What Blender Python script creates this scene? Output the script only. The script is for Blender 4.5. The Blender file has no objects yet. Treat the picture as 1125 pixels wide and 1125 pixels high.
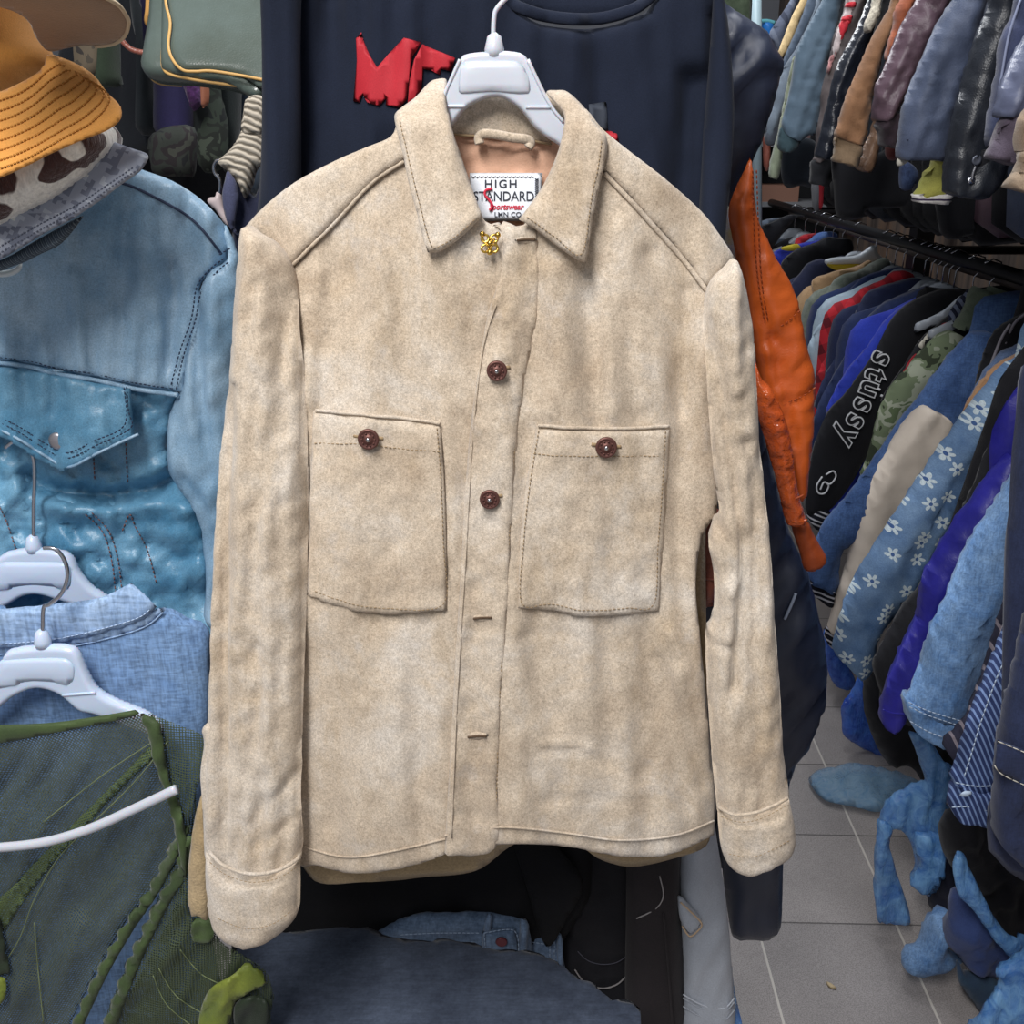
import bpy, bmesh, math
import numpy as np
from mathutils import Vector
D = bpy.data; SC = bpy.context.scene; COL = SC.collection
R = math.radians
# ------------------------------------------------------------------ camera
CZ = 1.6; PITCH = R(20.2); YAW = R(1.67); FPX = 1127.0
fw = Vector((-math.sin(YAW)*math.cos(PITCH), math.cos(YAW)*math.cos(PITCH), -math.sin(PITCH)))
rt = Vector((math.cos(YAW), math.sin(YAW), 0)); up = rt.cross(fw)
cd = D.cameras.new('camera'); cam = D.objects.new('camera', cd); COL.objects.link(cam)
cam.location = (0, 0, CZ); cam.rotation_euler = (R(90)-PITCH, 0, YAW)
cd.sensor_width = 36; cd.lens = 36*FPX/1125; cd.clip_start = .02
SC.camera = cam
# ------------------------------------------------------------------ world, lights, exposure
wd = D.worlds.new('world'); SC.world = wd; wd.use_nodes = True
wd.node_tree.nodes['Background'].inputs[0].default_value = (.88, .92, 1, 1)
wd.node_tree.nodes['Background'].inputs[1].default_value = .38
def area(name, loc, sx, sy, power, col=(1, .97, .93), rot=(0, 0, 0)):
    l = D.lights.new(name, 'AREA'); l.shape = 'RECTANGLE'; l.size = sx; l.size_y = sy; l.energy = power; l.color = col
    o = D.objects.new(name, l); o.location = loc; o.rotation_euler = rot; COL.objects.link(o); return o
area('ceiling_tube_light', (-.45, -.30, 2.75), .35, 1.3, 60, (1, .98, .96), (R(12), 0, 0))
area('ceiling_tube_light', (.35, 1.75, 2.95), .3, 1.3, 21, (.95, .97, 1))
area('ceiling_tube_light', (.3, 3.6, 2.95), .3, 1.3, 21, (.95, .97, 1))
SC.view_settings.view_transform = 'Standard'; SC.view_settings.look = 'None'
SC.view_settings.gamma = 1; SC.view_settings.use_curve_mapping = False
SC.view_settings.exposure = 0.0
# ------------------------------------------------------------------ point helpers
NF = np.array(fw); NR = np.array(rt); NU = np.array(up)
def W(px, py, Y):
    """point of the place seen at (px, py) that lies on the upright plane at distance Y"""
    px = np.asarray(px, float); py = np.asarray(py, float); Y = np.asarray(Y, float)
    r = NF*FPX + NR*(px[..., None]-562.5) - NU*(py[..., None]-562.5)
    t = Y/r[..., 1]
    return np.array((0, 0, CZ)) + r*t[..., None]
def G(px, py, z):
    px = np.asarray(px, float); py = np.asarray(py, float)
    r = NF*FPX + NR*(px[..., None]-562.5) - NU*(py[..., None]-562.5)
    t = (z-CZ)/r[..., 2]
    return np.array((0, 0, CZ)) + r*t[..., None]
def hsh(a, b, s):
    v = np.sin(a*127.1+b*311.7+s*74.7)*43758.5453
    return v-np.floor(v)
def vn(x, y, s=0):
    xi = np.floor(x); yi = np.floor(y); fx = x-xi; fy = y-yi
    def g(i, j):
        a = hsh(xi+i, yi+j, s)*2*math.pi
        return np.cos(a)*(fx-i)+np.sin(a)*(fy-j)
    u = fx*fx*fx*(fx*(fx*6-15)+10); v = fy*fy*fy*(fy*(fy*6-15)+10)
    return 1.5*((g(0, 0)*(1-u)+g(1, 0)*u)*(1-v)+(g(0, 1)*(1-u)+g(1, 1)*u)*v)
def foldf(x, y, folds):
    """cloth folds: (amp m, width px, length px, lean deg, seed[, 'r' ridged])"""
    d = np.zeros_like(np.asarray(x, float))
    for f in folds:
        a = R(f[3]); s = x*math.cos(a)+y*math.sin(a); t = -x*math.sin(a)+y*math.cos(a)
        n = vn(s/f[1], t/f[2], f[4])
        if len(f) > 5: n = (1-2.4*np.abs(n))
        d = d+f[0]*n
    return d
def seg_dist(x, y, pts, closed=False):
    P = np.asarray(pts, float); A = P if closed else P[:-1]; B = np.roll(P, -1, 0) if closed else P[1:]
    best = np.full(x.shape, 1e9)
    for (ax, ay), (bx, by) in zip(A, B):
        dx, dy = bx-ax, by-ay; L = dx*dx+dy*dy+1e-9
        t = np.clip(((x-ax)*dx+(y-ay)*dy)/L, 0, 1)
        best = np.minimum(best, (x-ax-t*dx)**2+(y-ay-t*dy)**2)
    return np.sqrt(best)
def creasef(x, y, creases):
    d = np.zeros_like(np.asarray(x, float))
    for pts, w, dep in creases:
        d = d+dep*np.exp(-(seg_dist(x, y, smooth(pts, False, 5))/w)**2)
    return d
def cat(p0, p1, p2, p3, n):
    out = []
    for k in range(n):
        t = k/n
        out.append(tuple(.5*((2*b)+(-a+c)*t+(2*a-5*b+4*c-d)*t*t+(-a+3*b-3*c+d)*t**3) for a, b, c, d in zip(p0, p1, p2, p3)))
    return out
def smooth(pts, closed=True, n=4):
    """Catmull-Rom through the points; a point written (x, y, 1) stays a corner"""
    c = [len(p) > 2 for p in pts]; P = [(float(p[0]), float(p[1])) for p in pts]; N = len(P); out = []
    for i in range(N if closed else N-1):
        p1 = P[i]; p2 = P[(i+1) % N]
        p0 = p1 if c[i] or (not closed and i == 0) else P[i-1]
        p3 = p2 if c[(i+1) % N] or (not closed and i == N-2) else P[(i+2) % N]
        out += cat(p0, p1, p2, p3, n)
    if not closed: out.append(P[-1])
    return out
def side_dist(x, y, P, ang):
    """distance to the side edges only, measured across a piece that leans by ang"""
    a = R(ang); P = np.asarray(P, float)
    s = x*math.cos(a)+y*math.sin(a); t = -x*math.sin(a)+y*math.cos(a)
    ps = P[:, 0]*math.cos(a)+P[:, 1]*math.sin(a); pt = -P[:, 0]*math.sin(a)+P[:, 1]*math.cos(a)
    tc = (pt.min()+pt.max())/2; t = t+np.clip(tc-t, -2.5, 2.5)
    lo = np.full(x.shape, -1e9); hi = np.full(x.shape, 1e9)
    for i in range(len(ps)):
        j = (i+1) % len(ps); t0, t1 = pt[i], pt[j]
        if abs(t1-t0) < 1e-9: continue
        k = (t-t0)/(t1-t0); ok = (k >= 0) & (k <= 1); xi = ps[i]+k*(ps[j]-ps[i])
        lo = np.where(ok & (xi <= s+.3), np.maximum(lo, xi), lo); hi = np.where(ok & (xi >= s-.3), np.minimum(hi, xi), hi)
    d = np.minimum(s-lo, hi-s); return np.clip(np.where(d > 1e6, 0, d), 0, None)
def val(Y, x, y):
    return Y(x, y) if callable(Y) else np.full(np.shape(x), float(Y))
# ------------------------------------------------------------------ objects
OFF = {}
def thing(name, label, cate, loc=(0, 0, 0), group=None):
    o = D.objects.new(name, None); o.empty_display_size = .05; COL.objects.link(o)
    o.location = loc; OFF[o.name] = Vector(loc); tag(o, label, cate, group); return o
def tag(o, label, cate, group=None, kind=None):
    o['label'] = label; o['category'] = cate
    if group: o['group'] = group
    if kind: o['kind'] = kind
    return o
def link(name, V, F, mat, parent=None, smooth_=True, kind=None, label=None):
    V = np.asarray(V, float)
    off = np.array(OFF[parent.name]) if parent else V.mean(0)
    me = D.meshes.new(name); me.from_pydata([tuple(v) for v in (V-off)], [], F)
    me.validate(); me.materials.append(mat)
    if smooth_: me.polygons.foreach_set('use_smooth', [True]*len(me.polygons))
    o = D.objects.new(name, me); COL.objects.link(o)
    if parent: o.parent = parent
    else: o.location = off
    OFF[o.name] = Vector(off)
    if kind: o['kind'] = kind
    if label: o['label'] = label
    return o
def grid2d(poly, step):
    bm = bmesh.new(); vs = [bm.verts.new((x, y, 0)) for x, y in poly]; bm.faces.new(vs)
    xs = [p[0] for p in poly]; ys = [p[1] for p in poly]
    def cut(bm):
        x = math.floor(min(xs)/step)*step+step*.5
        while x < max(xs):
            bmesh.ops.bisect_plane(bm, geom=bm.verts[:]+bm.edges[:]+bm.faces[:], plane_co=(x, 0, 0), plane_no=(1, 0, 0), dist=1e-4); x += step
        y = math.floor(min(ys)/step)*step+step*.5
        while y < max(ys):
            bmesh.ops.bisect_plane(bm, geom=bm.verts[:]+bm.edges[:]+bm.faces[:], plane_co=(0, y, 0), plane_no=(0, 1, 0), dist=1e-4); y += step
    bm.normal_update(); cut(bm)
    a0 = abs(sum(xs[i]*ys[(i+1) % len(xs)]-xs[(i+1) % len(xs)]*ys[i] for i in range(len(xs))))/2
    big = max(f.calc_area() for f in bm.faces)
    if abs(sum(f.calc_area() for f in bm.faces)-a0) > .002*a0 or big > 1.05*step*step:
        bm.free(); bm = bmesh.new(); f = bm.faces.new([bm.verts.new((x, y, 0)) for x, y in poly]); bm.normal_update()
        bmesh.ops.triangulate(bm, faces=[f]); cut(bm)
    bm.verts.index_update(); bm.normal_update()
    V = np.array([v.co[:2] for v in bm.verts]); F = []
    for f in bm.faces:
        idx = [v.index for v in f.verts]
        if f.normal.z < 0: idx.reverse()
        F.append(idx)
    B = np.array([any(e.is_boundary for e in v.link_edges) for v in bm.verts])
    bm.free(); return V, F, B
def puff(name, poly, Y, mat, parent=None, th=.01, w=None, step=8, folds=(), creases=(), back=None, mp=None,
         sm=4, kind=None, label=None, rim=0, lift=0, lat=None):
    """a piece of cloth or leather cut to an outline, hanging at distance Y, with rounded edges and real thickness"""
    P = smooth(poly, True, sm) if sm else [(p[0], p[1]) for p in poly]
    V, F, B = grid2d(P, step); x, y = V[:, 0], V[:, 1]
    d = seg_dist(x, y, P, True)
    if w is None: w = 14
    if lat is not None: d = side_dist(x, y, P, lat)
    q = np.clip(d/w, 0, 1); pr = np.sqrt(np.clip(1-(1-q)**2, 0, 1))
    if lat is None: pr[B] = 0
    else: B = np.zeros_like(B)
    disp = -foldf(x, y, folds)+creasef(x, y, creases)
    th_b = th if back is None else back
    n = len(V)
    if mp == 'floor':
        base = G(x, y, val(Y, x, y))
        fr = base.copy(); fr[:, 2] += pr*th-disp*np.minimum(q*2, 1); bk = base.copy(); bk[:, 2] -= 0
    elif mp == 'world':       # outline in metres*1000 on the upright plane Y
        base = np.stack([x/1000, val(Y, x, y), y/1000], 1); base[:, 1] += disp
        fr = base.copy(); fr[:, 1] -= pr*th; bk = base.copy(); bk[:, 1] += pr*th_b
    else:
        base = W(x, y, val(Y, x, y)); base[:, 1] += disp-lift
        fr = base.copy(); fr[:, 1] -= pr*th; bk = base.copy(); bk[:, 1] += pr*th_b
    bi = np.where(~B)[0]; mapb = np.arange(n); mapb[bi] = n+np.arange(len(bi))
    VV = np.concatenate([fr, bk[bi]])
    flip = (mp == 'world')
    FF = [f[::-1] if not flip else f for f in F]; 
    FB = [[int(mapb[i]) for i in (f if not flip else f[::-1])] for f in F]
    FF = [[int(i) for i in f] for f in FF]
    FF = [f[::-1] for f in FF]; FB = [f[::-1] for f in FB]
    if mp == 'world': FF = [f[::-1] for f in FF]; FB = [f[::-1] for f in FB]
    FB = [f for f in FB if not all(i < n for i in f)]
    if lat is not None:
        es = set((f[i], f[(i+1) % len(f)]) for f in F for i in range(len(f)))
        FB += [[int(b), int(a), int(mapb[a]), int(mapb[b])] for a, b in es if (b, a) not in es]
    o = link(name, VV, FF+FB, mat, parent, kind=kind, label=label)
    fixn(o)
    fx = np.concatenate([base[:, [0, 2]], base[bi][:, [0, 2]]]); ul = o.data.uv_layers.new(name='cloth')   # pattern lies flat on the cut cloth
    li = np.empty(len(o.data.loops), int); o.data.loops.foreach_get('vertex_index', li); ul.data.foreach_set('uv', fx[li].ravel())
    return o
def fixn(o):
    bm = bmesh.new(); bm.from_mesh(o.data); bmesh.ops.recalc_face_normals(bm, faces=bm.faces[:]); bm.to_mesh(o.data); bm.free()
def tube_geo(P, r, k=8, flat=1.0):
    P = [Vector(p) for p in P]; V = []; F = []; n = len(P); prev = None
    for i, p in enumerate(P):
        t = (P[min(i+1, n-1)]-P[max(i-1, 0)]).normalized()
        if prev is None:
            a = Vector((0, 1, 0)) if abs(t.y) < .9 else Vector((1, 0, 0))
        else: a = prev
        s = t.cross(a).normalized(); a = s.cross(t).normalized(); prev = a
        rr = r[i] if isinstance(r, (list, tuple)) else r
        for j in range(k):
            an = 2*math.pi*j/k; V.append(p+s*math.cos(an)*rr+a*math.sin(an)*rr*flat)
    for i in range(n-1):
        for j in range(k):
            F.append([i*k+j, i*k+(j+1) % k, (i+1)*k+(j+1) % k, (i+1)*k+j])
    F.append(list(range(k))[::-1]); F.append([(n-1)*k+j for j in range(k)])
    return [tuple(v) for v in V], F
def tubes(name, lines, r, mat, parent=None, k=8, flat=1.0, label=None, kind=None):
    V = []; F = []
    for L in lines:
        v, f = tube_geo(L, r, k, flat); b = len(V); V += v; F += [[i+b for i in q] for q in f]
    o = link(name, V, F, mat, parent, label=label, kind=kind); fixn(o); return o
def onsurf(pts, Y, off=0, n=4, closed=False, folds=()):
    P = np.array(smooth(pts, closed, n)) if n else np.array([(p[0], p[1]) for p in pts], float)
    if closed: P = np.vstack([P, P[:1]])
    q = W(P[:, 0], P[:, 1], val(Y, P[:, 0], P[:, 1])); q[:, 1] -= off
    if len(folds): q[:, 1] -= foldf(P[:, 0], P[:, 1], folds)
    return q
def ptube(name, pts, Y, r, mat, parent=None, off=0, n=5, k=8, flat=1.0, folds=(), label=None, closed=False):
    return tubes(name, [onsurf(pts, Y, off, n, closed, folds)], r, mat, parent, k, flat, label)
def resample(P, step):
    P = np.asarray(P, float); s = np.r_[0, np.cumsum(np.hypot(*(P[1:]-P[:-1]).T))]
    m = max(2, int(s[-1]/step)); t = np.linspace(0, s[-1], m)
    return np.stack([np.interp(t, s, P[:, 0]), np.interp(t, s, P[:, 1])], 1)
def stitches(name, lines, Y, mat, parent, off=.001, r=.0006, dash=3.2, gap=1.6, folds=()):
    """sewn thread: short raised dashes along the lines"""
    V = []; F = []
    for L in lines:
        P = resample(smooth(L, False, 5), .8); m = len(P); per = int((dash+gap)/.8); dl = max(1, int(dash/.8)); i = 0
        while i+dl < m:
            q = P[[i, i+dl//2, i+dl]]; q3 = W(q[:, 0], q[:, 1], val(Y, q[:, 0], q[:, 1])); q3[:, 1] -= off
            if len(folds): q3[:, 1] -= foldf(q[:, 0], q[:, 1], folds)
            v, f = tube_geo(q3, [r*.6, r, r*.6], 4); b = len(V); V += v; F += [[a+b for a in g] for g in f]; i += per
    return link(name, V, F, mat, parent)
def lathe(name, prof, c, mat, parent=None, k=24, label=None):
    """turned piece facing the aisle: profile of (radius, forward) pairs about c"""
    V = []; F = []; c = np.array(c, float)
    for r, f in prof:
        for j in range(k):
            a = 2*math.pi*j/k; V.append(c+np.array((r*math.cos(a), -f, r*math.sin(a))))
    for i in range(len(prof)-1):
        for j in range(k): F.append([i*k+j, i*k+(j+1) % k, (i+1)*k+(j+1) % k, (i+1)*k+j])
    F.append([j for j in range(k)]); F.append([(len(prof)-1)*k+j for j in range(k)])
    o = link(name, V, F, mat, parent, label=label); fixn(o); return o
def box(name, a, b, mat, parent=None, kind=None, bev=0):
    bm = bmesh.new(); bmesh.ops.create_cube(bm, size=1)
    for v in bm.verts: v.co = Vector(((a[i]+b[i])/2+v.co[i]*(b[i]-a[i]) for i in range(3)))
    if bev: bmesh.ops.bevel(bm, geom=bm.edges[:], offset=bev, segments=2, affect='EDGES')
    bm.verts.index_update(); V = [tuple(v.co) for v in bm.verts]; F = [[v.index for v in f.verts] for f in bm.faces]; bm.free()
    return link(name, V, F, mat, parent, smooth_=False, kind=kind)
def text(name, s, ox, oy, size, ang, Y, mat, parent, off=.0015, font_off=0, sx=1, space=1, shear=0, ext=.0004, folds=()):
    """raised lettering laid on a surface; ang in degrees clockwise on the surface"""
    cu = D.curves.new(name, 'FONT'); cu.body = s; cu.size = 1; cu.offset = font_off; cu.space_character = space; cu.shear = shear
    cu.resolution_u = 4; t = D.objects.new(name, cu); COL.objects.link(t)
    dg = bpy.context.evaluated_depsgraph_get(); me = D.meshes.new_from_object(t.evaluated_get(dg))
    D.objects.remove(t); D.curves.remove(cu)
    v = np.array([tuple(q.co)[:2] for q in me.vertices]); a = R(ang)
    x = ox+(v[:, 0]*sx*math.cos(a)+v[:, 1]*math.sin(a))*size; y = oy+(v[:, 0]*sx*math.sin(a)-v[:, 1]*math.cos(a))*size
    q = W(x, y, val(Y, x, y)); q[:, 1] -= off
    if len(folds): q[:, 1] -= foldf(x, y, folds)
    F = [list(p.vertices) for p in me.polygons]; D.meshes.remove(me)
    n = len(q); q2 = q.copy(); q2[:, 1] += ext
    from collections import Counter
    ec = Counter()
    for f in F:
        for i in range(len(f)): ec[(f[i], f[(i+1) % len(f)])] += 1
    side = [[a_, b_, b_+n, a_+n] for (a_, b_) in ec if (b_, a_) not in ec]
    return link(name, np.concatenate([q, q2]), F+[[i+n for i in f[::-1]] for f in F]+side, mat, parent, smooth_=False)
# ------------------------------------------------------------------ materials
def lin(c):
    if len(c) == 4: c = c[:3]
    return tuple(((v/255)/12.92 if v/255 <= .04045 else ((v/255+.055)/1.055)**2.4) for v in c)+(1,)
class M:
    def __init__(s, name, rough=.85, uv=False):
        s.m = D.materials.new(name); s.m.use_nodes = True; s.t = s.m.node_tree; s.b = s.t.nodes['Principled BSDF']
        s.b.inputs['Roughness'].default_value = rough; s.b.inputs['Specular IOR Level'].default_value = .3
        s.tc = s.n('ShaderNodeTexCoord'); s.co = s.tc.outputs['Object']
        if uv:
            sp = s.n('ShaderNodeSeparateXYZ', Vector=s.tc.outputs['UV']); s.co = s.n('ShaderNodeCombineXYZ', X=sp.outputs[0], Y=0.0, Z=sp.outputs[1]).outputs[0]
    def n(s, ty, props=None, **inp):
        nd = s.t.nodes.new(ty)
        for k, v in (props or {}).items(): setattr(nd, k, v)
        for k, v in inp.items():
            k2 = k.replace('_', ' '); i = nd.inputs[int(k[1:])] if k[0] == 'i' and k[1:].isdigit() else nd.inputs[k2]
            if hasattr(v, 'is_output') or isinstance(v, bpy.types.NodeSocket): s.t.links.new(v, i)
            else: i.default_value = v
        return nd
    def noise(s, scale, detail=4, rough=.55, co=None, dist=0):
        return s.n('ShaderNodeTexNoise', Scale=scale, Detail=detail, Roughness=rough, Distortion=dist, Vector=co or s.co).outputs[0]
    def ramp(s, fac, stops, interp='LINEAR'):
        r = s.n('ShaderNodeValToRGB', i0=fac); cr = r.color_ramp; cr.interpolation = interp
        while len(cr.elements) < len(stops): cr.elements.new(.5)
        for e, (p, c) in zip(cr.elements, stops): e.position = p; e.color = lin(c) if max(c[:3]) > 2 else (*c[:3], 1)
        return r.outputs[0]
    def mix(s, fac, a, b, mode='MIX'):
        nd = s.n('ShaderNodeMix', dict(data_type='RGBA', blend_type=mode))
        for i, v in ((0, fac), (6, a), (7, b)):
            if isinstance(v, bpy.types.NodeSocket): s.t.links.new(v, nd.inputs[i])
            else: nd.inputs[i].default_value = v if i == 0 else (lin(v) if max(v[:3]) > 2 else (*v[:3], 1))
        return nd.outputs[2]
    def math(s, op, a, b=0, c=0):
        nd = s.n('ShaderNodeMath', dict(operation=op)); 
        for i, v in enumerate((a, b, c)):
            if isinstance(v, bpy.types.NodeSocket): s.t.links.new(v, nd.inputs[i])
            else: nd.inputs[i].default_value = v
        return nd.outputs[0]
    def map(s, rot=(0, 0, 0), scale=(1, 1, 1), loc=(0, 0, 0)):
        return s.n('ShaderNodeMapping', Vector=s.co, Rotation=[R(a) for a in rot], Scale=scale, Location=loc).outputs[0]
    def col(s, c): s.t.links.new(c, s.b.inputs['Base Color']) if isinstance(c, bpy.types.NodeSocket) else setattr(s.b.inputs['Base Color'], 'default_value', lin(c)); return s
    def bump(s, h, dist=.001, st=1):
        b = s.n('ShaderNodeBump', Height=h, Distance=dist, Strength=st); s.t.links.new(b.outputs[0], s.b.inputs['Normal']); return s
    def set(s, **k):
        for a, v in k.items():
            i = s.b.inputs[a.replace('_', ' ')]
            if isinstance(v, bpy.types.NodeSocket): s.t.links.new(v, i)
            else: i.default_value = v
        return s
def cloth(name, c1, c2=None, big=7, fine=500, amt=.12, bump=.0006, rough=.9, sheen=.15, mid=40, midb=.0):
    m = M(name, rough); c2 = c2 or tuple(v*.8 for v in c1)
    a = m.ramp(m.noise(big, 4, .6), [(.35, c1), (.68, c2)])
    f = m.noise(fine, 2, .6); g = m.ramp(f, [(.3, (1-amt*2,)*3), (.7, (1+0,)*3)])
    m.col(m.mix(1, a, g, 'MULTIPLY'))
    h = f if not midb else m.math('ADD', f, m.math('MULTIPLY', m.noise(mid, 3), midb))
    m.bump(h, bump, 1); m.set(Sheen_Weight=sheen, Sheen_Roughness=.5); return m.m
def denim(name, c1, c2, big=14, weave=900, amt=.22, rough=.85, rot=0, con=(.38, .66)):
    m = M(name, rough)
    n = m.math('ADD', m.math('MULTIPLY', m.noise(big, 5, .65), .65), m.math('MULTIPLY', m.noise(big*6, 4, .7), .35))
    a = m.ramp(n, [(con[0], c1), (con[1], c2)])
    v1 = m.noise(weave*.5, 2, .6, m.map((0, rot, 0), (1, 1, .12))); v2 = m.noise(weave*.5, 2, .6, m.map((0, rot, 0), (.12, 1, 1)))
    s = m.math('MULTIPLY', m.math('ADD', v1, v2), .5)
    g = m.ramp(s, [(.38, (1-amt,)*3), (.6, (1+amt*.9,)*3)])
    m.col(m.mix(1, a, g, 'MULTIPLY')); m.bump(s, .0007, .8); m.set(Sheen_Weight=.1); return m.m
def leather(name, c1, c2, big=10, rough=.35, grain=350, gb=.0006, wr=25, wrb=.6, spec=.5, amt=0):
    m = M(name, rough); m.set(Specular_IOR_Level=spec)
    a = m.ramp(m.noise(big, 5, .65), [(.35, c1), (.65, c2)])
    v = m.n('ShaderNodeTexVoronoi', dict(feature='DISTANCE_TO_EDGE'), Vector=m.co, Scale=grain).outputs[0]
    if amt: a = m.mix(1, a, m.ramp(m.noise(grain*1.5, 3, .7), [(.35, (1-amt,)*3), (.62, (1+amt*.6,)*3)]), 'MULTIPLY')
    h = m.math('ADD', m.math('MULTIPLY', v, .6), m.math('MULTIPLY', m.noise(wr, 5, .6, dist=.8), wrb*4))
    m.col(a); m.bump(h, gb, .9); return m.m
def flat(name, c, rough=.5, metal=0, spec=.4, **k):
    m = M(name, rough); m.col(c); m.set(Metallic=metal, Specular_IOR_Level=spec, **k)
    m.bump(m.noise(300, 3), .0001, .4); return m.m
def stripes(name, base, cols, freq, rot=0, rough=.85, axis=0, width=.3, noise=.0):
    m = M(name, rough, True); sp = m.n('ShaderNodeSeparateXYZ', Vector=m.map((0, rot, 0)))
    f = m.math('FRACT', m.math('MULTIPLY', sp.outputs[axis], freq))
    st = [(0, base)]
    for i, c in enumerate(cols):
        p = .1+i*(.85/len(cols)); st += [(p, c), (p+width/len(cols), base)]
    a = m.ramp(f, st[:32], 'CONSTANT'); m.col(m.mix(.35, a, m.mix(1, a, m.ramp(m.noise(300, 3), [(.3, (.5,)*3), (.7, (1.1,)*3)]), 'MULTIPLY')))
    m.bump(m.noise(500, 2), .0005, .6); return m.m
# suede of the main jacket
def suede():
    m = M('tan_suede', .95)
    a = m.ramp(m.noise(9, 6, .68, dist=.4), [(.32, (180, 161, 138)), (.5, (202, 186, 165)), (.68, (214, 205, 193))])
    st = m.noise(16, 5, .7, m.map((0, 0, 0), (1, 1, .45), (3, 1, 7)))
    a = m.mix(m.ramp(st, [(.52, (0,)*3), (.72, (.6,)*3)]), a, (174, 152, 122))
    a = m.mix(m.ramp(m.noise(22, 4, .7, m.map(loc=(9, 2, 4))), [(.58, (0,)*3), (.75, (.5,)*3)]), a, (196, 190, 184))
    f = m.noise(760, 3, .8); f2 = m.noise(330, 3, .7)
    g = m.ramp(m.math('ADD', m.math('MULTIPLY', f, .6), m.math('MULTIPLY', f2, .4)), [(.36, (.56, .55, .54)), (.62, (1.13, 1.13, 1.14))])
    m.col(m.mix(1, a, g, 'MULTIPLY'))
    m.bump(m.math('ADD', f, m.math('MULTIPLY', m.noise(60, 4, .6), .9)), .0010, .55)
    m.set(Sheen_Weight=.25, Sheen_Roughness=.6); return m.m
SUEDE = suede()
THREAD = flat('tan_thread', (150, 128, 98), .8)
SUEDE_IN = cloth('suede_underside', (184, 162, 128), (168, 146, 110), 9, 400, .15, .001)
LINING = cloth('peach_lining', (222, 178, 150), (204, 158, 132), 12, 700, .06, .0005, .7)
COPPER = flat('brown_copper', (104, 70, 64), .5, .6)
STEEL = flat('steel_wire', (190, 190, 195), .22, 1)
BRASS = flat('gilt_metal', (212, 176, 84), .25, 1)
WHITEP = flat('white_plastic', (194, 198, 208), .32, 0, .5, Subsurface_Weight=.25, Subsurface_Scale=.01)
CLEARP = flat('milky_plastic', (190, 204, 226), .25, 0, .5, Subsurface_Weight=.3, Subsurface_Scale=.01)
GREYP = flat('grey_plastic', (165, 172, 182), .3, 0, .5)
BLACKM = flat('black_metal', (22, 22, 25), .45, .3)
NAVY = cloth('navy_jersey', (33, 41, 61), (27, 35, 53), 6, 900, .14, .0004, .9, .04)
RED = cloth('red_print', (206, 52, 64), (196, 46, 58), 20, 900, .08, .0002, .6, 0)
BLACKC = cloth('black_cloth', (24, 25, 31), (18, 18, 23), 8, 500, .1, .0005, .85, .1)
# ================================================================== the room
def tile_mat():
    m = M('speckled_grey_tile', .45)
    co = m.map(loc=(-.127, -.093, 0))
    br = m.n('ShaderNodeTexBrick', dict(offset=0.0, squash=1.0), Vector=co, Scale=1, Brick_Width=.3, Row_Height=.3, Mortar_Size=.0022, Mortar_Smooth=.1,
             Color1=lin((172, 165, 162)), Color2=lin((162, 156, 154)), Mortar=lin((112, 108, 106)))
    sp = m.ramp(m.noise(420, 2, .8), [(.36, (.66,)*3), (.6, (1.12,)*3)])
    dirt = m.ramp(m.noise(3.2, 5, .7), [(.3, (.84,)*3), (.7, (1.08,)*3)])
    c = m.mix(1, m.mix(1, br.outputs[0], sp, 'MULTIPLY'), dirt, 'MULTIPLY')
    # pale grout runs along the aisle
    x = m.n('ShaderNodeSeparateXYZ', Vector=co).outputs[0]
    fr = m.math('ABSOLUTE', m.math('SUBTRACT', m.math('FRACT', m.math('ADD', m.math('DIVIDE', x, .3), .5)), .5))
    c = m.mix(m.math('LESS_THAN', fr, .0085), c, (206, 200, 192))
    m.col(c); m.bump(m.math('ADD', m.math('MULTIPLY', br.outputs[1], -1), m.math('MULTIPLY', m.noise(420, 2, .8), .15)), .001, .6)
    return m.m
def struct(name, a, b, mat): 
    o = box(name, a, b, mat); o['kind'] = 'structure'; return o
def wood_wall():
    m = M('grey_wood_panel', .7)
    g = m.noise(14, 5, .65, m.map(scale=(1, 1, .12))); a = m.ramp(g, [(.35, (74, 66, 62)), (.5, (104, 92, 84)), (.62, (122, 98, 80)), (.72, (84, 84, 86))])
    m.col(a); m.bump(g, .001, .5); return m.m
PAINT = cloth('grey_painted_wall', (150, 152, 158), (138, 140, 146), 3, 200, .03, .0003, .7, 0)
struct('floor', (-2.6, -1.2, -.02), (1.5, 7.0, 0), tile_mat()).location.z += 0
struct('wall_right', (1.42, -1.2, 0), (1.47, 7.0, 3.0), wood_wall())
struct('wall_left', (-2.6, -1.2, 0), (-2.55, 7.0, 3.0), PAINT)
struct('wall_back', (-2.6, 6.95, 0), (1.5, 7.0, 3.0), PAINT)
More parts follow.
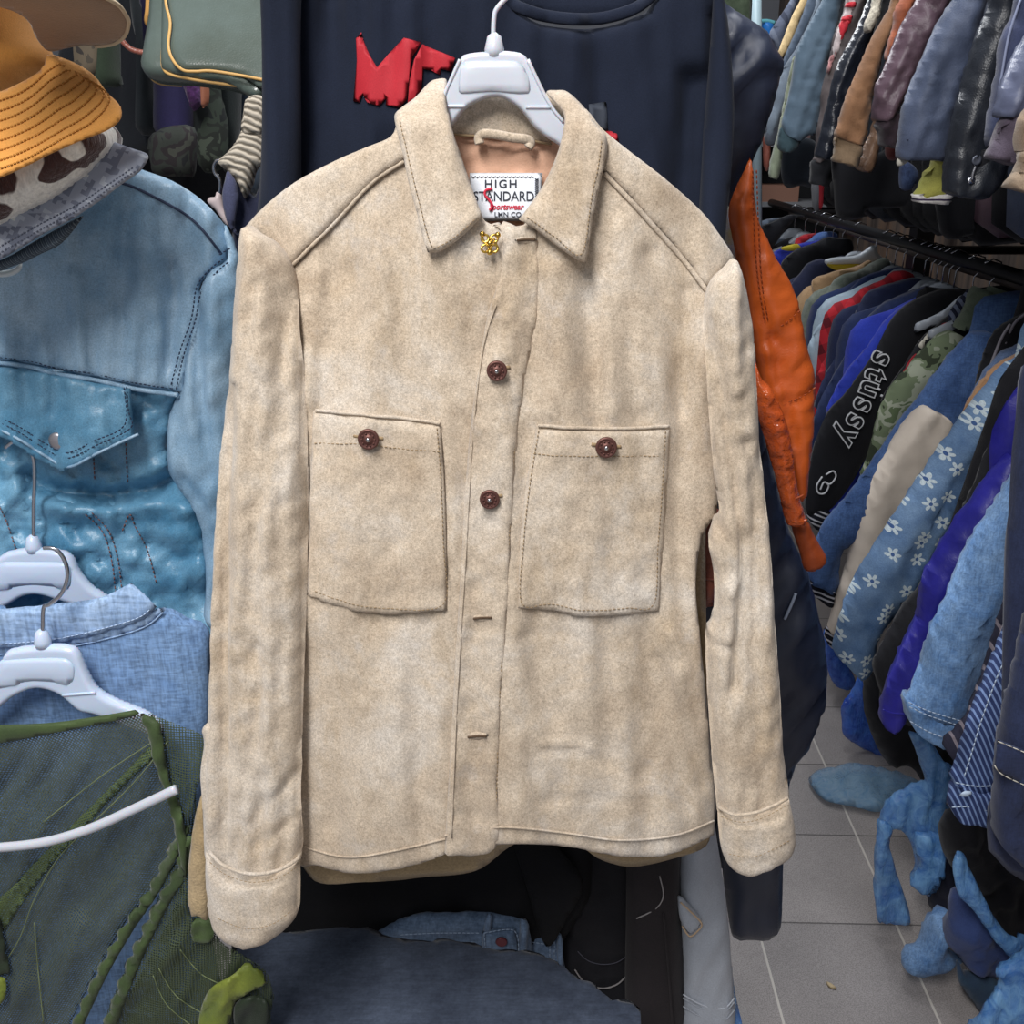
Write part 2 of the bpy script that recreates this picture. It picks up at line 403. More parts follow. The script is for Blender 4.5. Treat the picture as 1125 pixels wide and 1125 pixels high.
# ================================================================== tan suede jacket
JF = [(.010, 44, 380, 2, 3), (.0048, 24, 190, -8, 8), (.0014, 18, 50, 24, 5), (.0009, 11, 24, -40, 15)]
JC = [([(600, 300), (612, 380), (600, 450)], 12, -.004), ([(560, 300), (548, 345), (530, 385)], 8, .004),
      ([(640, 300), (652, 380), (660, 460)], 14, .005), ([(680, 250), (700, 330), (705, 440)], 10, -.005),
      ([(715, 280), (735, 360), (745, 450)], 10, .006), ([(385, 300), (392, 380), (398, 440)], 12, .004),
      ([(755, 320), (752, 400), (748, 480), (745, 600), (748, 720)], 10, .007), ([(740, 700), (752, 800), (766, 900)], 9, -.005),
      ([(700, 700), (730, 780), (748, 880)], 13, .005), ([(575, 700), (610, 780), (700, 850)], 12, .003),
      ([(360, 720), (370, 800), (362, 900)], 14, .004), ([(430, 700), (436, 800), (430, 920)], 18, -.004),
      ([(590, 815), (625, 812), (660, 822), (690, 840)], 3, -.0022), ([(592, 824), (630, 822), (668, 836)], 3, .0022), ([(585, 880), (640, 872), (700, 878)], 5, .0016),
      ([(735, 690), (762, 745), (782, 800)], 6, -.005), ([(722, 720), (748, 790), (770, 860)], 6, .006), ([(350, 300), (345, 370), (340, 440)], 10, -.005), ([(740, 700), (730, 760), (742, 850)], 5, .003),
      ([(660, 310), (668, 380), (672, 455)], 7, -.004), ([(570, 700), (600, 690), (640, 700)], 4, .0015)]
def JB(x, y):
    t = (np.asarray(y, float)-100)/850
    return .985-.11*t
def YJ0(x, y):
    x = np.asarray(x, float)
    return JB(x, y)-.04*(1-np.clip(((x-545)/270)**2, 0, 1.6))
def YJ(x, y):
    x = np.asarray(x, float); y = np.asarray(y, float)
    k = np.clip((y-150)/150, .15, 1)
    return YJ0(x, y)-foldf(x, y, JF)*k+creasef(x, y, JC)
J = thing('suede_jacket', 'tan suede overshirt with two chest pockets hanging front-on in the centre', 'jacket', tuple(W(545, 950, .87)))
# back panel, seen below the hem and inside the neck
puff('back_panel', [(440, 170), (500, 140), (600, 150), (660, 190), (770, 300), (775, 600), (778, 800), (782, 905, 1), (776, 930), (742, 944), (700, 950), (662, 945), (640, 932), (600, 915), (560, 930), (530, 953), (500, 961), (440, 966), (380, 972), (346, 967), (330, 945, 1), (320, 700), (320, 300)],
     lambda x, y: JB(x, y)+.035, SUEDE_IN, J, .006, step=16, folds=[(.005, 60, 500, 0, 2)])
puff('lining', [(486, 132, 1), (520, 122), (575, 122), (624, 134, 1), (640, 220), (600, 262), (545, 262), (500, 250), (474, 190)], lambda x, y: JB(x, y)+.018, LINING, J, .003, step=6, folds=[(.004, 18, 60, 10, 2), (.002, 10, 20, 60, 5)], creases=[([(500, 172), (550, 166), (600, 176)], 5, -.002)])
puff('collar_stand', [(478, 88), (500, 98), (545, 104), (590, 104), (622, 102), (620, 140), (602, 158), (580, 153), (545, 150), (515, 148), (494, 147), (484, 130)], lambda x, y: JB(x, y)+.008, SUEDE, J, .004, step=6, folds=[(.002, 20, 20, 0, 2)])
ptube('neck_seam', [(490, 147), (515, 149), (545, 151), (580, 154), (606, 159)], lambda x, y: JB(x, y)+.004, .0012, THREAD, J)
lp = [(527, 158), (526, 151), (532, 147), (545, 148), (562, 151), (578, 153), (583, 157), (580, 162)]
ptube('hanging_loop', lp, lambda x, y: JB(x, y)-.004+.012*np.clip(np.abs(x-555)/30-.7, 0, 1), .0042, SUEDE, J, n=6, flat=.6)
# fronts
fl = puff('front_panel', [(446, 168), (470, 150), (500, 190), (533, 243), (552, 250), (555, 330), (545, 420), (530, 600), (518, 760), (512, 925), (494, 936), (470, 946), (430, 956), (385, 959), (350, 951), (322, 938), (314, 800), (312, 600), (312, 400), (312, 300), (330, 282), (380, 226)],
     YJ, SUEDE, J, .004, w=6, step=5, label='front panel on the left carrying a buttoned pocket')
puff('front_panel', [(548, 250), (575, 247), (612, 200), (640, 168), (665, 188), (702, 228), (745, 272), (778, 312), (784, 345), (786, 400), (791, 470), (789, 540), (786, 566, 1), (771, 590), (764, 640), (768, 690), (775, 760), (781, 830), (786, 880), (784, 916, 1), (740, 936), (700, 940), (660, 936), (620, 928), (560, 926), (520, 930), (508, 925), (510, 800), (520, 600), (540, 360)],
     YJ, SUEDE, J, .004, w=6, step=5, lift=.002, label='front panel on the right carrying a buttoned pocket')
PL = puff('button_placket', [(541, 246, 1), (552, 258), (550, 300), (536, 345), (527, 400), (518, 460), (512, 530), (507, 620), (502, 700), (497, 790), (493, 860), (489, 932, 1), (500, 936), (545, 928), (547, 860), (550, 780), (556, 690), (561, 600), (567, 500), (576, 420), (592, 330), (590, 250, 1)],
     YJ, SUEDE, J, .004, w=5, step=5, lift=.0055, folds=[(.0016, 12, 12, 30, 4), (.0012, 20, 20, 0, 9)])
ptube('hem_fold', [(489, 912), (520, 906), (560, 903), (620, 909), (680, 917), (740, 912), (783, 896)], YJ, .0011, SUEDE, J, off=.0085, n=8)
ptube('hem_fold', [(332, 926), (380, 938), (430, 932), (490, 918)], YJ, .0011, SUEDE, J, off=.005, n=8)
# yokes over the shoulders
YY = lambda x, y: YJ(x, y)-.002
puff('shoulder_yoke', [(442, 132), (430, 150), (405, 161), (370, 176), (325, 200), (292, 226), (268, 252, 1), (288, 260), (305, 274), (318, 294, 1), (340, 272), (372, 240), (400, 210), (418, 194), (445, 176, 1), (480, 170), (480, 130)], YY, SUEDE, J, .006, w=9, step=5, lift=.004)
puff('shoulder_yoke', [(640, 120), (662, 142), (690, 165), (730, 196), (770, 232), (793, 262), (807, 284, 1), (793, 298), (777, 318, 1), (752, 284), (722, 250), (695, 220), (664, 188, 1), (640, 180)], YY, SUEDE, J, .006, w=9, step=5, lift=.004)
ptube('yoke_seam', [(445, 177), (418, 194), (400, 210), (372, 241), (340, 273), (319, 294)], YY, .0016, SUEDE, J, off=.0055, n=8)
ptube('yoke_seam', [(663, 190), (694, 222), (721, 252), (751, 286), (776, 319)], YY, .0022, SUEDE, J, off=.006, n=8)
# sleeves
def YS(x, y): return JB(x, y)-.030
SF = [(.010, 22, 500, 0, 33), (.004, 12, 130, 8, 7), (.0025, 14, 22, 30, 12)]
SL = puff('sleeve', [(269, 250), (288, 257), (306, 272), (319, 291), (327, 330), (333, 400), (337, 480), (338, 560), (336, 650), (334, 740), (332, 850), (331, 944), (304, 960), (275, 964), (246, 955), (228, 938), (225, 900), (224, 850), (228, 800), (232, 740), (235, 640), (240, 530), (248, 430), (255, 350), (262, 290)],
     YS, SUEDE, J, .026, w=34, lat=0, step=5, folds=SF, creases=[([(262, 420), (255, 520), (252, 640), (252, 780), (255, 950)], 5, .010), ([(322, 300), (318, 380), (322, 470)], 8, .007), ([(288, 700), (262, 760), (258, 830)], 10, .004), ([(330, 840), (290, 880), (262, 930)], 6, .004), ([(326, 890), (290, 915)], 4, .003)], label='sleeve on the left')
puff('sleeve_placket', [(224, 818), (222, 802), (229, 794), (237, 802), (241, 830), (242, 950), (234, 955), (226, 945), (222, 880), (220, 850)], lambda x, y: YS(x, y)-.013, SUEDE, SL, .004, w=4, step=5)
CF = puff('cuff', [(227, 934, 1), (245, 951), (275, 961), (305, 957), (330, 941, 1), (330, 980), (326, 1003), (302, 1023), (268, 1029), (240, 1019), (228, 990)],
     lambda x, y: YS(x, y)-.016, SUEDE, J, .022, w=34, lat=0, step=5, folds=[(.002, 20, 14, 0, 4)], label='cuff on the left')
CFY = lambda x, y: YS(x, y)-.016-.0225*np.sqrt(np.clip(1-(1-np.clip(np.minimum(x-226, 330-x)/34, 0, 1))**2, 0, 1))
stitches('stitching', [[(231, 946), (247, 959), (275, 968), (305, 964), (327, 951)], [(240, 1008), (270, 1019), (300, 1014), (322, 998)]], CFY, THREAD, CF, .0015, .0005)
ptube('cuff_piping', [(229, 936), (246, 952), (275, 961), (305, 957), (329, 943)], CFY, .0018, SUEDE, CF, off=-.001, n=8)
puff('cuff_flap', [(222, 872), (215, 895), (209, 930), (207, 960), (208, 1001), (218, 1005), (230, 1006), (230, 930), (226, 890)], lambda x, y: YS(x, y)+.008, SUEDE_IN, CF, .007, w=8, step=5, folds=[(.002, 10, 20, 0, 3)], label='open end of the cuff with its paler underside')
SFR = [(.008, 20, 420, 2, 53), (.003, 12, 120, 8, 17), (.0025, 16, 24, 30, 2)]
SR = puff('sleeve', [(779, 312), (793, 298), (806, 284), (815, 305), (822, 335), (829, 390), (833, 450), (838, 520), (845, 600), (850, 680), (856, 760), (860, 830), (866, 880), (852, 887), (831, 895), (807, 898), (789, 890), (787, 880), (782, 830), (777, 760), (775, 712), (776, 692), (781, 682), (785, 660), (784, 625), (779, 602), (779, 588), (788, 572), (790, 556), (784, 515), (777, 440), (773, 350)],
     YS, SUEDE, J, .026, w=30, lat=0, step=5, folds=SFR, creases=[([(775, 350), (784, 400), (795, 460), (803, 520), (811, 575), (812, 625), (807, 690), (803, 745)], 5, .014), ([(818, 480), (826, 600), (829, 760), (832, 880)], 6, .007), ([(776, 700), (795, 700)], 4, .006), ([(786, 572), (796, 590), (800, 625)], 5, .010), ([(792, 640), (782, 700)], 6, -.003), ([(806, 300), (800, 340), (806, 420)], 8, -.006)], label='sleeve on the right')
CR = puff('cuff', [(788, 886, 1), (806, 895), (830, 892), (852, 884), (866, 876, 1), (872, 905), (873, 926), (862, 937), (832, 948), (806, 948), (794, 936), (790, 915)], lambda x, y: YS(x, y)-.016, SUEDE, J, .022, w=30, lat=0, step=5, folds=[(.002, 20, 14, 0, 4)], label='cuff on the right')
CRY = lambda x, y: YS(x, y)-.016-.0225*np.sqrt(np.clip(1-(1-np.clip(np.minimum(x-788, 872-x)/30, 0, 1))**2, 0, 1))
stitches('stitching', [[(792, 896), (812, 902), (834, 899), (864, 884)], [(800, 937), (830, 940), (868, 922)]], CRY, THREAD, CR, .0015, .0005)
ptube('cuff_piping', [(790, 888), (808, 896), (832, 893), (852, 885), (865, 878)], CRY, .0016, SUEDE, CR, off=-.001, n=8)
# pockets
def pocket(pts, top, seam, edge, bx, by, lab):
    Yp = lambda x, y: YJ(x, y)*.55+YJ0(x, y)*.45-.0035
    p = puff('chest_pocket', pts, Yp, SUEDE, J, .005, w=5, step=5, lift=.003, folds=[(.002, 26, 30, 10, by), (.0012, 12, 14, 0, 3)], sm=5, label=lab)
    Yq = lambda x, y: Yp(x, y)-.0078
    fo = [(.002, 26, 30, 10, by), (.0012, 12, 14, 0, 3)]
    stitches('stitching', [seam, edge], Yq, THREAD, p, .0006, .0005, folds=fo)
    ptube('pocket_hem', top, Yq, .0016, SUEDE, p, off=-.0012, n=8, folds=fo)
    ptube('buttonhole', [(bx-16, by-3), (bx, by-1), (bx+16, by)], Yq, .0017, THREAD, p, off=0, folds=fo)
    button(bx, by, Yq, p, .0098)
    return p
def button(x, y, Yf, par, r=.0095):
    c = W(x, y, float(val(Yf, np.array([x]), np.array([y]))[0])-.0035)
    b = lathe('metal_button', [(r*.9, 0), (r, .0012), (r*.98, .0028), (r*.86, .0038), (r*.76, .0030), (r*.45, .0030), (r*.36, .0042), (r*.2, .0044), (0.0001, .0036)], c, COPPER, par)
    V = []; F = []
    for k in range(10):
        a = 2*math.pi*k/10; q = np.array(c)+np.array((math.cos(a)*r*.6, -.0031, math.sin(a)*r*.6))
        v, f = tube_geo([q+np.array((0, .0006, 0)), q+np.array((0, -.0011, 0))], .0008, 6); n = len(V); V += v; F += [[i+n for i in g] for g in f]
    link('rivet_ring', V, F, COPPER, b)
    lathe('button_centre', [(r*.2, .004), (r*.19, .0052), (0.0001, .0055)], c, STEEL, b, 12)
pocket([(345, 450, 1), (400, 455), (450, 460), (484, 465, 1), (487, 500), (490, 560), (491, 620), (491, 668, 1), (460, 671), (425, 673), (385, 668), (352, 658), (338, 652, 1), (340, 600), (342, 520)],
       [(346, 451), (400, 456), (450, 461), (483, 466)], [(345, 487), (400, 488), (440, 493), (485, 496)], [(480, 470), (484, 520), (487, 600), (487, 664), (425, 668), (385, 663), (342, 648)], 405, 482, 'pocket on the left')
pocket([(590, 467, 1), (640, 470), (690, 470), (736, 468, 1), (733, 520), (728, 600), (723, 669, 1), (690, 673), (645, 675), (605, 669), (569, 666, 1), (571, 600), (577, 540), (584, 495)],
       [(591, 468), (640, 471), (690, 471), (735, 469)], [(586, 499), (640, 501), (733, 501)], [(731, 473), (728, 530), (723, 600), (718, 664), (690, 668), (645, 670), (605, 664), (573, 662), (575, 600), (581, 540), (592, 472)], 666, 491, 'pocket on the right')
YP = lambda x, y: YJ(x, y)-.0098
for bx, by in ((546, 407), (538, 548)): 
    button(bx, by, YP, PL, .0092); ptube('buttonhole', [(bx-4, by-2), (bx+14, by-3)], YP, .0016, THREAD, PL, off=-.0012)
for bx, by in ((530, 679), (524, 809), (578, 264)):
    a = puff('buttonhole', [(bx-13, by), (bx, by-5), (bx+13, by-1), (bx+1, by+5)], YP, SUEDE, PL, .002, w=4, step=4, lift=-.001)
    ptube('buttonhole_slit', [(bx-10, by), (bx, by-1), (bx+10, by-1)], YP, .0011, flat('slit_brown', (84, 66, 50), .9), PL, off=.0015)
stitches('stitching', [[(586, 340), (574, 410), (565, 500), (559, 600), (554, 690), (548, 780), (545, 900)]], YP, THREAD, PL, -.0035, .0005)
ptube('seam', [(545, 335), (531, 380), (522, 450), (516, 530), (511, 620), (506, 700), (501, 790), (496, 920)], YP, .0007, SUEDE, PL, n=8)
# collar
def YC(x, y): return JB(x, y)-.046-.010*np.clip((np.asarray(y, float)-100)/180, 0, 1)
def leaf(pts, inner, outer, ro, st, lab):
    c = puff('collar', pts, lambda x, y: YC(x, y)+ro(x, y), SUEDE, J, .007, w=7, step=5, folds=[(.003, 22, 70, -18, 6), (.0012, 14, 14, 0, 2)], label=lab)
    fo = [(.003, 22, 70, -18, 6), (.0012, 14, 14, 0, 2)]
    stitches('stitching', st, lambda x, y: YC(x, y)+ro(x, y)-.0072, THREAD, c, .0004, .0005, folds=fo)
leaf([(433, 128), (440, 119), (457, 106), (471, 91), (480, 87), (491, 88), (490, 108), (497, 142), (507, 172), (517, 202), (530, 238, 1), (505, 262), (484, 276), (470, 277, 1), (464, 258), (456, 226), (448, 196), (443, 172), (437, 148)],
     0, 0, lambda x, y: .040*np.clip((135-y)/50, 0, 1)+.03*np.clip((x-497)/40, 0, 1)*np.clip((230-y)/90, 0, 1), [[(439, 132), (448, 170), (461, 224), (473, 268), (484, 270), (504, 257), (524, 239)]], 'collar leaf on the left')
leaf([(600, 102), (612, 99), (624, 101), (641, 117), (656, 138), (667, 153), (664, 181), (657, 213), (651, 245), (644, 289, 1), (630, 283), (609, 268), (588, 252), (570, 241, 1), (580, 228), (597, 203), (611, 172), (618, 146), (619, 124)],
     0, 0, lambda x, y: .040*np.clip((140-y)/50, 0, 1)+.03*np.clip((612-x)/40, 0, 1)*np.clip((230-y)/90, 0, 1), [[(661, 155), (657, 185), (650, 216), (639, 279), (611, 261), (590, 246), (578, 238)]], 'collar leaf on the right')
# label
LBL = cloth('white_satin', (232, 236, 242), (222, 228, 238), 20, 900, .04, .0002, .5, 0)
INK = flat('black_ink', (40, 44, 56), .7); REDI = flat('red_ink', (196, 40, 66), .7)
YL = lambda x, y: JB(x, y)+.008
lab = puff('brand_label', [(516, 190, 1), (556, 190), (596, 190, 1), (596, 215), (596, 243, 1), (556, 243), (516, 243, 1)], YL, LBL, J, .0015, w=2, step=6)
o_ = .0022
text('lettering', 'HIGH', 532, 206, 12.5, 0, YL, INK, lab, o_, .012, 1.05, 1.22)
text('lettering', 'STANDARD', 520, 220.5, 15, 0, YL, INK, lab, o_, .006, .86, .98)
text('lettering', 'Sportswear', 537, 230, 9.5, 0, YL, REDI, lab, o_, .02, .85, 1, .3)
text('lettering', 'LMN CO.', 543, 238, 7.5, 0, YL, INK, lab, o_, .01, 1, 1.05)
ptube('red_swash', [(541, 207), (534, 209), (533, 214), (538, 220), (541, 226), (538, 231)], YL, .0012, REDI, lab, off=o_+.001)
zz = [(518+i*2.2, 193.5+(1.6 if i % 2 else 0)) for i in range(32)]; ptube('zigzag_border', zz, YL, .00035, INK, lab, off=o_, n=0)
zz = [(588+(3.5 if i % 2 else 0), 196+i*2.4) for i in range(13)]; ptube('zigzag_border', zz, YL, .00045, INK, lab, off=o_, n=0)
zz = [(591.5-(3.5 if i % 2 else 0), 196+i*2.4) for i in range(13)]; ptube('zigzag_border', zz, YL, .00045, INK, lab, off=o_, n=0)
# gilt brooch
B = thing('brooch', 'small gilt openwork brooch pinned just below the collar', 'brooch', tuple(W(538, 275, .9)))
YB = lambda x, y: YJ(x, y)-.014
for cx, cy in ((533, 262), (543, 262), (533, 273), (543, 273)):
    ptube('filigree_ring', [(cx+4*math.cos(a), cy+4*math.sin(a)) for a in [i*math.pi/4 for i in range(8)]], YB, .0011, BRASS, B, closed=True, k=6)
for cx, cy in ((530, 257), (547, 258), (538, 267), (538, 277)):
    lathe('bead', [(.0001, -.001), (.002, 0), (.0026, .0015), (.0015, .003), (.0001, .0034)], W(cx, cy, float(YB(np.array([cx]), np.array([cy]))[0])), BRASS, B, 10)
ptube('filigree_bar', [(529, 258), (534, 268), (543, 263), (547, 276)], YB, .0009, BRASS, B, k=6)
# ------------------------------------------------------------------ hangers
def front_hanger(label, pts, panel, ridges, hook, Yh, mat, hookmat, knob, loc, th=.007, arch=None):
    h = thing('clothes_hanger', label, 'hanger', tuple(W(loc[0], loc[1], Yh)))
    b = puff('hanger_body', pts, Yh, mat, h, th, w=4, step=2.5, sm=6)
    puff('raised_panel', panel, Yh, mat, b, .0025, w=3, step=8, lift=th-.0005, sm=5)
    for r in ridges: ptube('rib', r, Yh, .0016, mat, b, off=th)
    ptube('hook', hook, Yh, .0021, hookmat, h, n=8)
    c = W(knob[0], knob[1], Yh); tubes('hook_socket', [[c+np.array((0, 0, -.006)), c, c+np.array((0, 0, .010)), c+np.array((0, 0, .013))]], [.008, .0085, .006, .002], mat, h, 12)
    return h
front_hanger('white plastic hanger holding the tan suede jacket', [(505, 66), (511, 60), (530, 57), (556, 56), (573, 59), (581, 67), (588, 80), (596, 97), (607, 116), (620, 133), (650, 156), (690, 185), (720, 210), (716, 220), (680, 205), (645, 186), (614, 160), (600, 151), (586, 139), (576, 126), (566, 116), (552, 108), (543, 107), (533, 109), (516, 117), (505, 128), (496, 140), (470, 165), (430, 190), (390, 215), (384, 206), (420, 180), (455, 152), (478, 132), (485, 121), (489, 100), (497, 82)],
    [(507, 72), (512, 68), (543, 67), (571, 68), (577, 73), (583, 94), (583, 101), (578, 105), (562, 104), (543, 101), (526, 103), (510, 105), (504, 101), (504, 92)],
    [[(487, 117), (512, 117)], [(578, 118), (606, 118)], [(506, 66), (498, 84), (490, 102), (486, 120)], [(580, 66), (595, 98), (606, 118), (619, 134)]],
    [(543, 55), (542, 40), (543, 18), (547, 8), (560, -6), (572, -20), (574, -36), (562, -48), (546, -46), (538, -36)], .968, WHITEP, WHITEP, (543, 54), (545, 120))
front_hanger('milky hanger without clothes in front of the blue leather jacket', [(6, 607), (16, 604), (37, 601), (67, 604), (80, 611), (88, 627), (101, 643), (116, 653), (140, 672), (165, 690), (160, 698), (125, 676), (85, 664), (62, 657), (43, 652), (27, 654), (11, 663), (-20, 680), (-60, 700), (-62, 690), (-36, 660), (-20, 640), (-10, 620)],
    [(2, 616), (8, 613), (37, 613), (72, 614), (82, 622), (82, 640), (76, 645), (60, 643), (37, 641), (12, 645), (-3, 645), (-4, 630)], [],
    [(37, 602), (37, 585), (37, 555), (38, 530), (37, 505), (30, 490), (18, 484), (6, 492)], 1.00, CLEARP, STEEL, (37, 600), (37, 660))
HB = front_hanger('milky hanger holding the green mesh vest', [(6, 718), (16, 712), (47, 708), (77, 709), (88, 717), (96, 736), (107, 755), (128, 768), (160, 781), (178, 795), (180, 808), (173, 808), (149, 800), (107, 784), (88, 779), (69, 763), (53, 756), (37, 755), (16, 764), (0, 777), (-30, 800), (-70, 818), (-72, 806), (-30, 772), (-14, 755), (-2, 736)],
    [(2, 725), (10, 721), (47, 718), (76, 719), (85, 728), (84, 744), (78, 749), (60, 747), (37, 746), (12, 752), (-2, 754), (-6, 740)], [[(72, 760), (108, 757)]],
    [(47, 706), (47, 690), (48, 668), (54, 664), (66, 654), (73, 640), (74, 626), (69, 612), (60, 603), (48, 602)], .915, CLEARP, STEEL, (47, 704), (45, 780))
ptube('trouser_bar', [(-60, 928), (-30, 932), (0, 931), (50, 925), (100, 910), (145, 890), (194, 867)], .868, .0055, WHITEP, HB, n=8, flat=.8, label='bright white curved bar')
# ================================================================== navy long-sleeved top behind
NFO = [(.016, 34, 600, 3, 21), (.004, 18, 300, -6, 22), (.001, 20, 40, 20, 3)]
NCR = [([(330, -40), (331, 100), (330, 300)], 5, .018), ([(370, 0), (372, 120), (365, 300)], 14, .018), ([(760, 90), (752, 150), (748, 260)], 15, .022), ([(787, 20), (786, 120), (780, 240)], 8, .018), ([(420, -20), (440, 60), (440, 130)], 20, -.01)]
def YN(x, y): return 1.13-foldf(x, y, NFO)+creasef(x, y, NCR)
NT = thing('long_sleeved_top', 'navy long-sleeved top with red print hanging behind the suede jacket', 'top', tuple(W(545, 700, 1.13)))
puff('body', [(318, -70), (470, -80), (545, -20), (580, 20), (620, 31), (663, 30), (700, 18), (716, 5), (760, -80), (792, -60), (792, 60), (790, 300), (780, 500), (760, 640), (360, 640), (330, 400), (318, 200)], YN, NAVY, NT, .014, w=14, step=7)
puff('sleeve', [(288, -70), (328, -70), (331, 60), (331, 180), (328, 300), (315, 420), (275, 420), (262, 300), (280, 256), (286, 180), (287, 60)], 1.10, NAVY, NT, .02, w=20, step=7, folds=[(.008, 16, 300, 0, 4)], label='sleeve on the left')
puff('sleeve', [(788, -70), (796, 0), (801, 34), (806, 120), (802, 200), (797, 262), (790, 420), (758, 420), (764, 300), (772, 160), (780, 60)], 1.10, NAVY, NT, .02, w=20, step=7, folds=[(.006, 16, 300, 0, 9)], label='sleeve on the right')
for q, r in (([(545, -12), (562, 5), (582, 14), (600, 19), (630, 22.5), (663, 21), (698, 10), (722, -10)], .0058),):
    ptube('neck_rib', q, YN, r, NAVY, NT, off=.012, n=8, flat=.5)
puff('neck_back', [(550, -60), (556, -2), (582, 10), (620, 20), (663, 18), (700, 6), (716, -60)], 1.15, NAVY, NT, .004, w=4, step=10)
pr = lambda n_, p: puff(n_, p, YN, RED, NT, .0004, w=1.5, step=7, sm=0, lift=.0165, label='red')
pr('red_print', [(394, 44), (400, 37), (403, 48), (409, 62), (417, 75), (430, 60), (446, 43), (465, 48), (455, 64), (452, 85), (449, 110), (441, 119), (426, 116), (427, 108), (419, 117), (406, 113), (401, 104), (398, 113), (391, 112), (393, 90), (395, 67)])
pr('red_print', [(466, 50), (480, 56), (502, 65), (499, 72), (497, 80), (490, 77.5), (486, 77), (485, 83), (476, 79), (467, 77), (466, 88), (465, 100), (458, 112), (450, 116), (452, 90), (457, 67)])
pr('red_print', [(662, 144), (670, 144), (677, 147), (679, 157), (672, 157), (664, 152)])
puff('grey_print', [(646, 115, 1), (665, 112, 1), (667, 144, 1), (648, 144, 1)], YN, cloth('grey_print', (66, 72, 84), (60, 66, 78), 20, 600, .05, .0002, .7, 0), NT, .001, w=1.5, step=9, sm=0, lift=.0165)
# ================================================================== dark glossy jacket behind on the right
SATIN = leather('midnight_nylon', (40, 48, 68), (32, 38, 56), 5, .34, 900, .0006, 14, .35, .5)
BJ = thing('nylon_jacket', 'long glossy midnight-blue nylon jacket hanging behind the orange jacket', 'jacket', tuple(W(850, 1030, 1.34)))
NYF = [(.012, 26, 60, 38, 4), (.006, 12, 50, 45, 8, 'r')]
puff('body', [(760, -20), (799, 5), (815, 17), (839, 32), (852, 51), (861, 70), (855, 92), (845, 128), (833, 162), (822, 200), (818, 260), (825, 380), (838, 470), (852, 530), (868, 586), (887, 628), (900, 680), (907, 712), (907, 765), (897, 805), (880, 835), (868, 860), (862, 884), (840, 920), (700, 920), (700, 100)], 1.33, SATIN, BJ, .035, w=45, step=9, folds=NYF, creases=[([(806, 72), (822, 55), (836, 40)], 4, .010), ([(806, 66), (812, 45)], 4, .012), ([(806, 105), (818, 88)], 5, .008)])
puff('sleeve', [(790, 900), (858, 880), (860, 930), (859, 1003), (854, 1024), (842, 1032), (820, 1031), (805, 1028), (799, 1000), (793, 950)], 1.24, SATIN, BJ, .02, w=24, step=8, folds=[(.005, 16, 40, 10, 3)], label='empty sleeve end below the tan cuff')
ptube('pale_cuff_seam', [(868, 640), (862, 655), (856, 668)], 1.33, .0022, flat('reflective_piping', (150, 160, 180), .3), BJ, off=.036)  # short pale line on the nylon body
# ================================================================== orange jacket
ORA = leather('orange_leather', (198, 92, 34), (182, 80, 28), 8, .42, 300, .0005, 18, .5, .45)
ORG = leather('glossy_orange', (208, 96, 44), (190, 80, 34), 10, .14, 300, .0016, 26, .8, .6)
ORD = leather('rust_leather', (158, 72, 34), (140, 62, 30), 8, .5, 300, .0006, 22, .5, .3)
OJ = thing('orange_jacket', 'orange leather jacket seen edge-on beside the suede sleeve', 'jacket', tuple(W(880, 625, 1.22)))
puff('sleeve', [(824, 173, 1), (829, 190), (832, 238), (843, 262), (853, 284), (866, 306), (876, 330), (881, 355), (888, 385), (896, 417), (895, 450), (893, 480), (890, 505), (886, 545), (872, 545), (850, 470), (835, 420), (820, 330), (808, 278), (800, 230), (812, 200)], 1.24, ORA, OJ, .022, w=20, step=6, folds=[(.005, 9, 26, 60, 4), (.004, 14, 90, -18, 5)], creases=[([(828, 185), (829, 250), (833, 330), (846, 372), (860, 430), (872, 500)], 3.5, .007), ([(845, 362), (862, 352), (876, 338)], 2.5, .004), ([(862, 440), (880, 432), (895, 422)], 2.5, .004), ([(846, 372), (856, 375), (862, 384)], 6, .006), ([(848, 400), (852, 418)], 5, .006)])
stitches('stitching', [[(823, 186), (824, 240), (828, 300), (836, 350)], [(827, 186), (829, 240), (832, 300), (840, 352)], [(848, 358), (862, 349), (876, 336)], [(862, 437), (880, 429), (895, 418)]], 1.24, ORD, OJ, .022, .0009, 4, 2)
puff('sleeve', [(828, 395), (836, 415), (846, 425), (858, 448), (868, 478), (872, 512), (879, 548), (885, 573), (866, 578), (857, 548), (848, 510), (838, 475), (828, 440)], 1.19, ORG, OJ, .018, w=16, step=4, folds=[(.007, 5, 20, 72, 4), (.003, 4, 10, 40, 7)], label='glossy lower sleeve')
ptube('cuff_seam', [(857, 546), (866, 546), (880, 540)], 1.19, .0013, ORD, OJ, off=.013); ptube('cuff_seam', [(864, 572), (874, 571), (884, 567)], 1.19, .0013, ORG, OJ, off=.012)
puff('cuff', [(870, 576), (886, 572), (893, 585), (900, 598), (908, 613), (901, 624), (885, 627), (878, 605)], 1.21, ORD, OJ, .014, w=12, step=4, folds=[(.003, 5, 14, 70, 9)], label='rust coloured lining turned out below the sleeve')
sh = puff('shirt', [(792, 222), (800, 226), (804, 240), (808, 260), (809, 285), (790, 290)], 1.28, cloth('pale_blue_cotton', (206, 216, 236), (214, 208, 150), 60, 600, .1, .0003), None, .01, w=6, step=5)
tag(sh, 'sliver of a pale blue and yellow shirt above the suede shoulder', 'shirt')
BRL = leather('brown_leather', (150, 88, 74), (120, 66, 54), 30, .28, 400, .001, 50, .6, .5)
o = thing('leather_jacket', 'reddish-brown leather jacket glimpsed through the gap beside the suede sleeve', 'jacket', tuple(W(775, 690, .98)))
